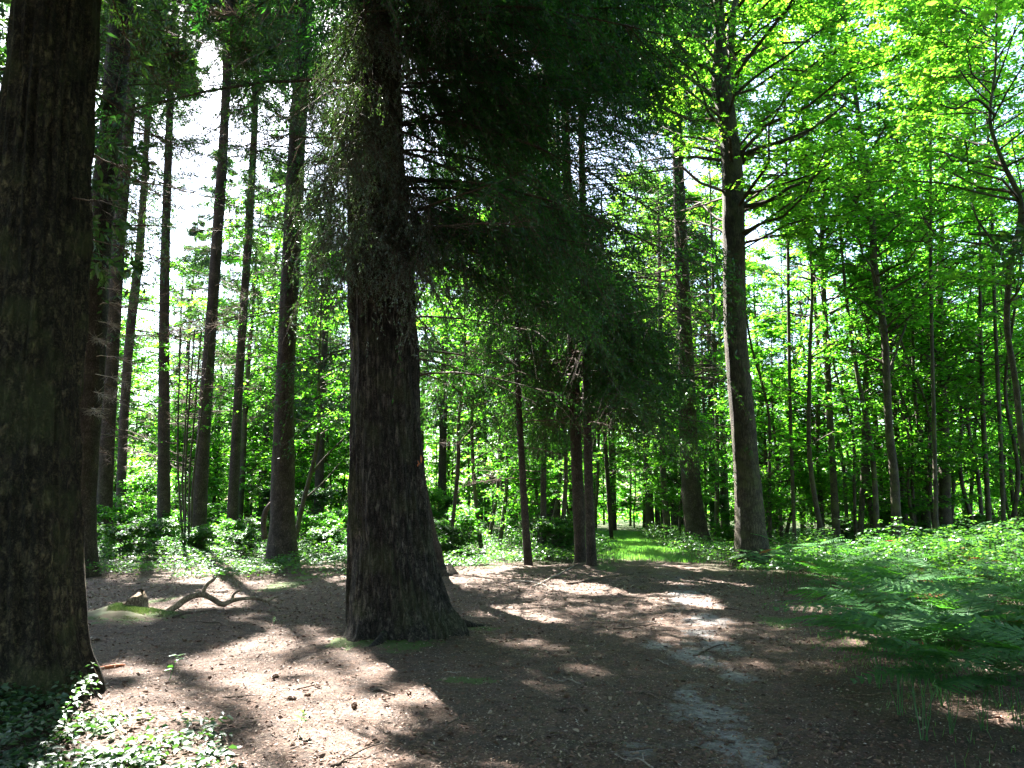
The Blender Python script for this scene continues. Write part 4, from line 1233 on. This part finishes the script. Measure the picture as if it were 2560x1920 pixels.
# grass on the track beyond the clearing, and thin grass by the ferns
def grass(name, label, rng, n, region, dens, h, w):
    x = rng.uniform(region[0], region[1], n * 4); y = rng.uniform(region[2], region[3], n * 4)
    k = rng.random(len(x)) < dens(x, y)
    x, y = x[k][:n], y[k][:n]; n = len(x)
    z = gz(x, y)
    a = rng.uniform(0, 2 * np.pi, n)
    D = nrm(np.stack([np.cos(a) * .5, np.sin(a) * .5, np.ones(n)], -1))
    N = nrm(np.stack([np.cos(a), np.sin(a), 0 * a], -1))
    b = Buf(); b.add(*quad_leaves(np.stack([x, y, z - .01], -1), D, N, h * rng.uniform(.5, 1.3, n), w, 0, 0.35))
    tag(link(name, b.mesh(name, M_GRASS)), label, "grass", kind="stuff")
grass("track_grass", "fresh green grass covering the track where it runs into the wood", R_(710), 45000, (1.5, 12, 21.5, 48),
      lambda x, y: np.clip(1.5 - pathdist(x, y) / 1.5, 0, 1) * np.clip((y - 22) / 2, 0, 1), 0.15, 0.012)
grass("verge_grass", "thin dark grass tufts between the path and the bracken", R_(711), 4500, (1.6, 6.5, 4.6, 15),
      lambda x, y: np.clip(1 - np.abs(x - (2.9 + 0.17 * y)) / 1.2, 0, 1) * np.clip(vnoise(xyz(x / .5, y / .5)) * 1.2 + .3, 0, 1), 0.10, 0.005)

# ------------------------------------------------------------------ bracken
def frond_mesh(seed, L=0.85, npn=20, wmax=0.23, arch=0.5, fine=True):
    rng = R_(seed)
    b = Buf()
    m = 16
    t = np.linspace(0, 1, m)
    def rp(s):
        s = np.asarray(s)
        q = np.clip(s / 0.3, 0, 1)
        return np.stack([L * (0.06 * q + np.clip(s - 0.1, 0, 1) ** 1.15), 0.03 * np.sin(s * 3 + seed), L * (0.62 * (1 - (1 - q) ** 1.6) + 0.22 * (s - .3) * (s > .3) - (0.2 + arch * .6) * np.clip(s - 0.3, 0, 1) ** 2)], -1)
    pts = rp(t)
    for k in range(m - 1):
        b.add(*prisms(pts[k:k + 1], pts[k + 1:k + 2], 0.0045 * (1 - .8 * t[k]), 0.0045 * (1 - .8 * t[k + 1])))
    Cs, Ds, Ns, Ls, Ws = [], [], [], [], []
    for i in range(npn):
        s = 0.26 + 0.73 * (i + .5) / npn
        p = rp(s); tg = nrm(rp(s + .01) - rp(s - .01))
        pl = wmax * (1 - ((s - .26) / .76)) ** 0.75 * min(1, 0.75 + (s - .26) * 2) + 0.012
        for sg in (-1, 1):
            nrmv = np.cross(tg, np.array([0, sg, 0.0])) * sg
            side = nrm(np.array([0, sg, 0.0]) + tg * 0.45 + np.array([0, 0, -0.18 + rng.normal(0, .06)]))
            if fine:
                k = 9
                q = (np.arange(k) + .5) / k
                for s2 in (-1, 1):
                    lat = nrm(np.cross(side, UP)) * s2
                    Cs.append(p + side * (q * pl)[:, None])
                    Ds.append(nrm(np.repeat([lat + side * .55], k, 0) + rng.normal(0, .05, (k, 3))))
                    Ns.append(np.repeat([nrm(UP + rng.normal(0, .08, 3))], k, 0))
                    Ls.append(0.033 * (1.12 - q * .85)); Ws.append(np.full(k, pl / k * 1.7))
                b.add(*prisms(p[None], (p + side * pl)[None], 0.0015, 0.0008))
            else:
                Cs.append(p[None]); Ds.append(side[None]); Ns.append(UP[None]); Ls.append([pl]); Ws.append([0.032 + pl * .04])
    b.add(*quad_leaves(np.concatenate(Cs), np.concatenate(Ds), np.concatenate(Ns), np.concatenate(Ls), np.concatenate(Ws), 0, 0.4))
    return b.mesh("frond", M_FERN)
FRONDB = [frond_mesh(820 + i, [0.95, 1.1, 0.85][i], 15, [0.24, 0.27, 0.21][i], [0.35, 0.2, 0.55][i], False) for i in range(3)]
FROND = [frond_mesh(800 + i, [1.0, 1.15, 0.9, 1.1][i], 12, [0.26, 0.30, 0.23, 0.28][i], [0.3, 0.15, 0.5, 0.4][i]) for i in range(4)]
FROND_DRY = FROND[2].copy(); FROND_DRY.materials.clear(); FROND_DRY.materials.append(M_DEADNEEDLE)
def fern(x, y, sc, label, group, rng, n=6, lean=None, zo=0.0):
    root = thing("fern", label, "fern", (x, y, float(gz(np.array([x]), np.array([y]))[0])), group, 0, sc)
    a0 = rng.uniform(0, 6.28)
    n = int(rng.integers(4, n + 2))
    for k in range(n):
        az = a0 + k * 6.28 / n + rng.normal(0, .4)
        if lean is not None and rng.random() < 0.6: az = lean + rng.normal(0, .7)
        h = rng.uniform(0.12, 0.42)
        link("frond", FROND_DRY if rng.random() < 0.035 else FROND[int(rng.integers(4))] if y < 10.5 else FRONDB[int(rng.integers(3))], root, (0, 0, h * 0.0), (rng.normal(0, .16), rng.uniform(-0.35, 0.15), az), rng.uniform(.6, 1.1))
rng = R_(810)
fs = []
FG = "bracken ferns spreading right of the path"
tries = 0
while len(fs) < 290 and tries < 20000:
    tries += 1
    y = rng.uniform(5.2, 21)
    x = rng.uniform(2.5, 0.78 * y)
    u_ = 1106 + x / y * 1600
    lim = np.interp(y, [5, 6, 8, 10, 13, 16, 20], [1930, 1870, 1850, 1820, 1750, 1640, 1600])
    if u_ < lim: continue
    if u_ > 2330: continue
    if min([1e9] + [(x - a) ** 2 + (y - c) ** 2 for a, c in fs]) < (0.36 + 0.013 * y) ** 2: continue
    fs.append((x, y))
for x, y in fs:
    zone = "in the near shade at the lower right" if y < 9 else ("in the middle of the bracken bank" if y < 14 else "at the back of the bracken bank by the trees")
    fern(x, y, rng.uniform(0.7, 1.0) if y < 10.5 else rng.uniform(.6, 1.0), "arching green bracken fern " + zone, FG, rng, 6, 3.1 if rng.random() < .6 else None)
for px, py, sc, lab in [(1700, 1262, .9, "low fern with pale fronds reaching left over the path edge, below the oak"),
                        (1790, 1325, .8, "fern nearest the sunlit bare patch beside the path"),
                        (1880, 1255, 1.0, "sunlit bright yellow green fern at the front of the lit bracken"),
                        (1890, 1190, 1.15, "tall upright fern catching the sun in front of the slim stems"),
                        (1900, 1500, .9, "single low fern stretching left over the dark litter"),
                        (1175, 1180, 1.2, "yellow green fern between the lone spruce and the crooked stem"),
                        (2000, 1450, .85, "low fern in the near shade, its fronds pointing left over bare litter"),
                        (2110, 1500, .9, "broad fern just above the bottom right corner ferns"),
                        (2190, 1420, .95, "fern at the right edge, below the middle of the bracken bank"),
                        (2060, 1600, .8, "lowest fern beside the path near the bottom edge"),
                        (2200, 1590, .9, "fern cut by the bottom right corner"),
                        (1950, 1395, .8, "small fern at the inner edge of the bracken, beside the verge grass"),
                        (2150, 1355, 1.0, "full fern with several lit fronds in the right part of the bank"),
                        (2040, 1340, .9, "arching fern behind the low fern in the near shade"),
                        (1560, 1215, .9, "fern at the foot of the oak, on its left")]:
    g = G(px, py)
    fern(g[0], g[1], sc, lab, None, rng, 6, 3.0)

# ------------------------------------------------------------------ litter, twigs, cones
rng = R_(850)
n = 60000
y = 4.3 + 13 * rng.random(n) ** 1.5
x = rng.uniform(-0.75, 0.75, n) * y
z = gz(x, y) + 0.006 + 0.008 * rng.random(n)
a = rng.uniform(0, 6.28, n)
D = nrm(np.stack([np.cos(a), np.sin(a), rng.normal(0, .25, n)], -1)); N = nrm(UP + rng.normal(0, .4, (n, 3)))
L = rng.uniform(.01, .04, n) * np.clip(y / 7, 1, 2)
b = Buf(); b.add(*quad_leaves(np.stack([x, y, z], -1), D, N, L, L * rng.uniform(.2, .6, n)))
tag(link("leaf_litter", b.mesh("leaf_litter", M_LITTER)), "brown needle and leaf litter strewn over the clearing floor", "litter", kind="stuff")
n = 2600
y = 4.3 + 15 * rng.random(n) ** 1.3; x = rng.uniform(-0.75, 0.75, n) * y
z = gz(x, y) + 0.01; a = rng.uniform(0, 6.28, n)
D = nrm(np.stack([np.cos(a), np.sin(a), rng.normal(0.1, .3, n)], -1)); N = nrm(UP + rng.normal(0, .5, (n, 3)))
L = rng.uniform(.03, .065, n)
b = Buf(); b.add(*nice_leaves(np.stack([x, y, z], -1), D, N, L, L * rng.uniform(.35, .6, n), .3, .3))
tag(link("dry_leaves", b.mesh("dry_leaves", M_LITTER)), "curled dry brown leaves lying on the needle litter", "litter", kind="stuff")
n = 4500
y = 4.3 + 12 * rng.random(n) ** 1.3; x = rng.uniform(-0.75, 0.72, n) * y
z = gz(x, y) + 0.008 + 0.006 * rng.random(n); a = rng.uniform(0, 6.28, n)
D = nrm(np.stack([np.cos(a), np.sin(a), rng.normal(0, .2, n)], -1)); N = nrm(UP + rng.normal(0, .4, (n, 3)))
L = rng.uniform(.008, .028, n) * np.clip(y / 7, 1, 2)
b = Buf(); b.add(*nice_leaves(np.stack([x, y, z], -1), D, N, L, L * rng.uniform(.3, .6, n)))
tag(link("wood_chips", b.mesh("wood_chips", M_CHIP)), "small pale chips and dry leaf bits strewn over the litter", "litter", kind="stuff")

def twig_mesh(seed, L, r, mat):
    rng = R_(seed)
    m = 9; t = np.linspace(0, 1, m)
    pts = np.stack([L * (t - .5), np.cumsum(rng.normal(0, .04, m)) * L, 0.012 + np.abs(np.cumsum(rng.normal(0, .008, m)))], -1)
    b = Buf(); b.add(*tube(pts, r * (1 - .7 * t), 6))
    for k in range(rng.integers(1, 4)):
        i = rng.integers(2, m - 2); s = 1 if rng.random() < .5 else -1
        e = pts[i] + np.array([L * .2, s * L * rng.uniform(.1, .22), .01])
        b.add(*tube(np.stack([pts[i], (pts[i] + e) / 2 + [0, 0, .008], e]), np.array([.6, .45, .25]) * r, 5))
    return b.mesh("fallen_twig", mat, True)
TW = [twig_mesh(860 + i, [.35, .5, .25, .6, .3, .42][i], [.008, .011, .006, .013, .006, .008][i], M_TWIGPALE if i in (2, 4) else M_TWIG) for i in range(6)]
for k in range(90):
    y = 4.8 + 13 * rng.random() ** 1.2; x = rng.uniform(-.7, .5) * y
    o = link("fallen_twig", TW[int(rng.integers(6))], None, (x, y, float(gz(np.array([x]), np.array([y]))[0]) + .004), (0, 0, rng.uniform(0, 6.28)), rng.uniform(.5, 1.2))
    tag(o, "small dry twig lying on the needle litter of the clearing", "twig", "small twigs scattered on the litter")
for (x0, y0, x1, y1, r, mt, lab) in [
    (1085, 1600, 1135, 1620, .014, M_TWIG, "thick short stick lying at the bottom centre of the clearing"),
    (1205, 1545, 1275, 1560, .012, M_TWIG, "curved dark stick in the shade right of the bright patch"),
    (1120, 1545, 1155, 1515, .008, M_TWIG, "thin upright curving twig in the shade left of the dark stick"),
    (805, 1500, 850, 1515, .014, M_TWIG, "stubby dark stick lying in the bright sun patch"),
    (1225, 1268, 1370, 1248, .022, M_TWIG, "long dark branch lying at the foot of the touching spruce pair"),
    (1105, 1262, 1200, 1275, .015, M_TWIGPALE, "pale stick in the hollow left of the touching spruce pair"),
    (1150, 1275, 1245, 1235, .018, M_TWIGPALE, "pale exposed root stick below the touching spruce pair"),
    (1560, 1325, 1610, 1330, .018, M_TWIG, "dark stick at the right side of the path"),
    (195, 1450, 290, 1440, .008, M_TWIGPALE, "pale stick beside the massive left trunk"),
    (210, 1535, 225, 1490, .009, M_TWIGPALE, "short upright pale stick at the root of the massive left trunk"),
    (375, 1352, 470, 1325, .014, M_TWIG, "dark flat stick below the fallen branch"),
    (640, 1500, 700, 1490, .008, M_TWIG, "thin twig in the bright sun patch"),
]:
    a = G(x0, y0); c = G(x1, y1)
    t = np.linspace(0, 1, 12)
    x = a[0] + (c[0] - a[0]) * t; y = a[1] + (c[1] - a[1]) * t
    x = x + .03 * np.sin(t * 6 + x0); y = y + .03 * np.sin(t * 5 + y0)
    z = gz(x, y) + r * .7 + .015 * np.sin(t * 3.1)
    b = Buf(); b.add(*tube(np.stack([x, y, z], -1), r * (1 - .5 * t), 8))
    mid = (x.mean(), y.mean(), z.min())
    tag(link("fallen_stick", b.mesh("fallen_stick", mt, True, mid), None, mid), lab, "stick")

def cone_mesh(seed):
    rng = R_(seed); b = Buf()
    m = 9; t = np.linspace(0, 1, m)
    b.add(*tube(np.stack([(t - .5) * .085, 0 * t, 0 * t + .018], -1), .016 * np.sin(np.pi * (t * .86 + .09)) ** .7, 8))
    k = 60; tt = rng.uniform(0, 1, k); a = rng.uniform(0, 6.28, k); r = .017 * np.sin(np.pi * (tt * .86 + .09))
    C = np.stack([(tt - .5) * .085, np.cos(a) * r, .018 + np.sin(a) * r], -1)
    D = nrm(np.stack([0 * a + .8, np.cos(a), np.sin(a)], -1)); N = nrm(np.stack([-.6 + 0 * a, np.cos(a), np.sin(a)], -1))
    b.add(*quad_leaves(C, D, N, .014, .014))
    return b.mesh("pine_cone", M_CONE)
CN = [cone_mesh(880), cone_mesh(881)]
for k in range(70):
    y = 4.8 + 10 * rng.random() ** 1.1; x = rng.uniform(-.68, .35) * y
    o = link("pine_cone", CN[k % 2], None, (x, y, float(gz(np.array([x]), np.array([y]))[0])), (0, 0, rng.uniform(0, 6.28)), rng.uniform(.4, .75))
    tag(o, "brown fir cone lying on the litter of the clearing", "cone", "fir cones scattered on the litter")
for px, py, lab in [(628, 1525, "fir cone with sunlit brown side in the bright patch"), (595, 1472, "fir cone at the shade edge left of the bright patch"), (765, 1542, "dark fir cone in the lower bright patch")]:
    g = G(px, py)
    tag(link("pine_cone", CN[0], None, (g[0], g[1], float(gz(np.array([g[0]]), np.array([g[1]]))[0])), (0, 0, px), 0.95), lab, "cone")
# red bark flake
g = G(240, 1446)
b = Buf(); t = np.linspace(-1, 1, 7)
b.add(*tube(np.stack([t * .13, .01 * np.sin(t * 4), .012 + .01 * t], -1), .02 * np.sqrt(np.clip(1 - t ** 2, .05, 1)), 6))
tag(link("bark_flake", b.mesh("bark_flake", M_WOUND, True), None, (g[0], g[1], float(gz(np.array([g[0]]), np.array([g[1]]))[0]) + .005), (0, 0, .3)), "red brown bark flake lying beside the massive left trunk", "bark flake")

# ------------------------------------------------------------------ fallen branch, broken log and moss mound
def chain(b, pts, d0, d1, sides=12, n=40, wob=.16):
    pts = [(a_, b_, c_ * .78) for a_, b_, c_ in pts]
    q = []
    xs = np.array([p[0] for p in pts], float)
    for i, (px, py, w) in enumerate(pts):
        dep = d0 + (d1 - d0) * i / (len(pts) - 1)
        p, k = P(px, py, dep); q.append([*p, w * .5 / 1600 * k])
    sp = spline(np.array(q), n)
    def disp(R, a, pts_, dirs):
        m, k = R.shape
        c = (pts_[:, None] + dirs * R[..., None]).reshape(-1, 3)
        return R * (1 + wob * fbm(c * 9, 2).reshape(m, k))
    b.add(*tube(sp[:, :3], np.maximum(sp[:, 3], .004), sides, disp))
g = G(400, 1318)
fb_base = np.array([g[0], g[1], 0.0])
fb = thing("fallen_branch", "bare curved dead branch with upturned forks lying on the left of the clearing", "fallen branch", fb_base)
b = Buf()
chain(b, [(340, 1337, 18), (350, 1329, 18), (380, 1310, 18), (408, 1291, 17), (436, 1284, 15), (459, 1294, 15), (479, 1305, 14), (504, 1297, 12), (530, 1293, 8.5), (560, 1294, 7.5), (577, 1299, 8), (586, 1294, 6), (600, 1288, 3)], 11.15, 12.2)
link("stem", b.mesh("stem", M_BRANCH, True, fb_base), fb)
for pts, d0 in [([(438, 1284, 11), (442, 1272, 9.5), (450, 1260, 9), (462, 1251, 8), (461, 1243, 5)], 11.5), ([(460, 1254, 6), (466, 1247, 5), (469, 1241, 3)], 11.5),
                ([(501, 1298, 9), (505, 1284, 7.5), (512, 1278, 6.5), (522, 1275, 5), (515, 1266, 4), (513, 1256, 3), (506, 1252, 1.5)], 11.8),
                ([(558, 1294, 6), (562, 1288, 4), (566, 1286, 2)], 12.05), ([(578, 1299, 6), (582, 1305, 3.5), (583, 1308, 2)], 12.1)]:
    b = Buf(); chain(b, pts, d0, d0 + .05, 9, 16)
    link("fork", b.mesh("fork", M_BRANCH, True, fb_base), fb)
# broken log end
lp, lk = P(306, 1336, 11.0)
tp_, _ = P(286, 1296, 11.0)
b = Buf()
m = 26
t = np.linspace(0, 1, m)
pts = lp + (tp_ - lp) * t[:, None]
def dj(R, a, pts_, dirs):
    mm, k = R.shape
    A = a.repeat(mm, 0)
    tt = np.linspace(0, 1, mm)[:, None]
    jag = 1 + .12 * fbm(np.stack([np.cos(A) * 2, np.sin(A) * 2, tt.repeat(k, 1) * 3], -1).reshape(-1, 3), 3).reshape(mm, k)
    return R * jag
V, F = tube(pts, (0.19 - .06 * (1 - t) + 0 * t), 18, dj)
top = np.arange((m - 1) * 18, m * 18)
V[top] += (tp_ - lp) * (np.random.default_rng(5).uniform(-.12, .30, 18))[:, None]
V[:, 1] += 0
V[top, :] += 0
b.add(V, F)
tag(link("broken_log", b.mesh("broken_log", M_BRANCH, False, lp), None, lp), "jagged broken log end standing in the moss left of the fallen branch", "log")
g = blob(285, 1345, 105, 15)
nn = 26
u1, v1 = np.meshgrid(np.linspace(0, 1, nn), np.linspace(0, 2 * np.pi, 40, endpoint=False), indexing='ij')
mx_ = g[0] + g[2] * u1 * np.cos(v1); my_ = g[1] + g[3] * .8 * u1 * np.sin(v1)
mz_ = gz(mx_, my_) + .085 * (1 - u1 ** 2) ** .8 * (1 + 1.1 * vnoise(xyz(mx_.ravel() * 3, my_.ravel() * 3)).reshape(mx_.shape)) - .03
i0 = np.arange(nn - 1)[:, None] * 40 + np.arange(40)[None]; i1 = np.arange(nn - 1)[:, None] * 40 + (np.arange(40)[None] + 1) % 40
Fm = np.stack([i0, i0 + 40, i1 + 40, i1], -1).reshape(-1, 4)
Vm = np.stack([mx_, my_, mz_], -1).reshape(-1, 3)
mb = np.array([g[0], g[1], 0])
b = Buf(); b.add(Vm, Fm)
mo = thing("moss_mound", "pale green moss mound below the broken log and fallen branch", "moss mound", mb)
link("cushion", b.mesh("cushion", M_MOSSBASE, True, mb), mo)
rr = R_(890); k = 9000
idx = rr.integers(0, len(Fm), k * 2); idx = idx[vnoise(Vm[Fm[idx, 0]] * [4, 4, 0] + 3) > -0.1][:k]; k = len(idx); wq = rr.random((k, 2))
Cq = Vm[Fm[idx, 0]] * ((1 - wq[:, :1]) * (1 - wq[:, 1:])) + Vm[Fm[idx, 1]] * (wq[:, :1] * (1 - wq[:, 1:])) + Vm[Fm[idx, 2]] * (wq[:, :1] * wq[:, 1:]) + Vm[Fm[idx, 3]] * ((1 - wq[:, :1]) * wq[:, 1:])
Dq = nrm(UP + rr.normal(0, .5, (k, 3)))
b = Buf(); b.add(*quad_leaves(Cq - UP * .003, Dq, nrm(rr.normal(0, 1, (k, 3))), rr.uniform(.012, .035, k), .008))
link("tufts", b.mesh("tufts", M_MOSS, False, mb), mo)
# small plant in the left foreground
rr = R_(891)
for (px, py, sc, lab) in [(365, 1478, 1.0, "small fresh green seedling at the edge of the left sun patch"), (590, 1352, .45, "single upright green blade at the top of the bright patch"), (640, 1600, .8, "low leafy seedling in shade at the bottom of the clearing"), (25, 1540, 1.2, "leafy bramble shoot at the foot of the massive left trunk")]:
    g = G(px, py); z0 = float(gz(np.array([g[0]]), np.array([g[1]]))[0])
    root = thing("seedling", lab, "plant", (g[0], g[1], z0))
    b = Buf(); hh = .22 * sc
    b.add(*prisms(np.array([[0, 0, -.01]]), np.array([[.05 * sc, .02, hh]]), .004, .002))
    link("stem", b.mesh("stem", M_FERN), root)
    k = 9; t = rr.uniform(.4, 1, k); a = rr.uniform(0, 6.28, k)
    C = np.stack([.05 * sc * t, .02 * t, hh * t], -1); D = nrm(np.stack([np.cos(a), np.sin(a), rr.uniform(0, .6, k)], -1))
    b = Buf(); b.add(*nice_leaves(C, D, nrm(UP + rr.normal(0, .2, (k, 3))), .08 * sc, .035 * sc))
    link("leaves", b.mesh("leaves", M_GRASS), root)
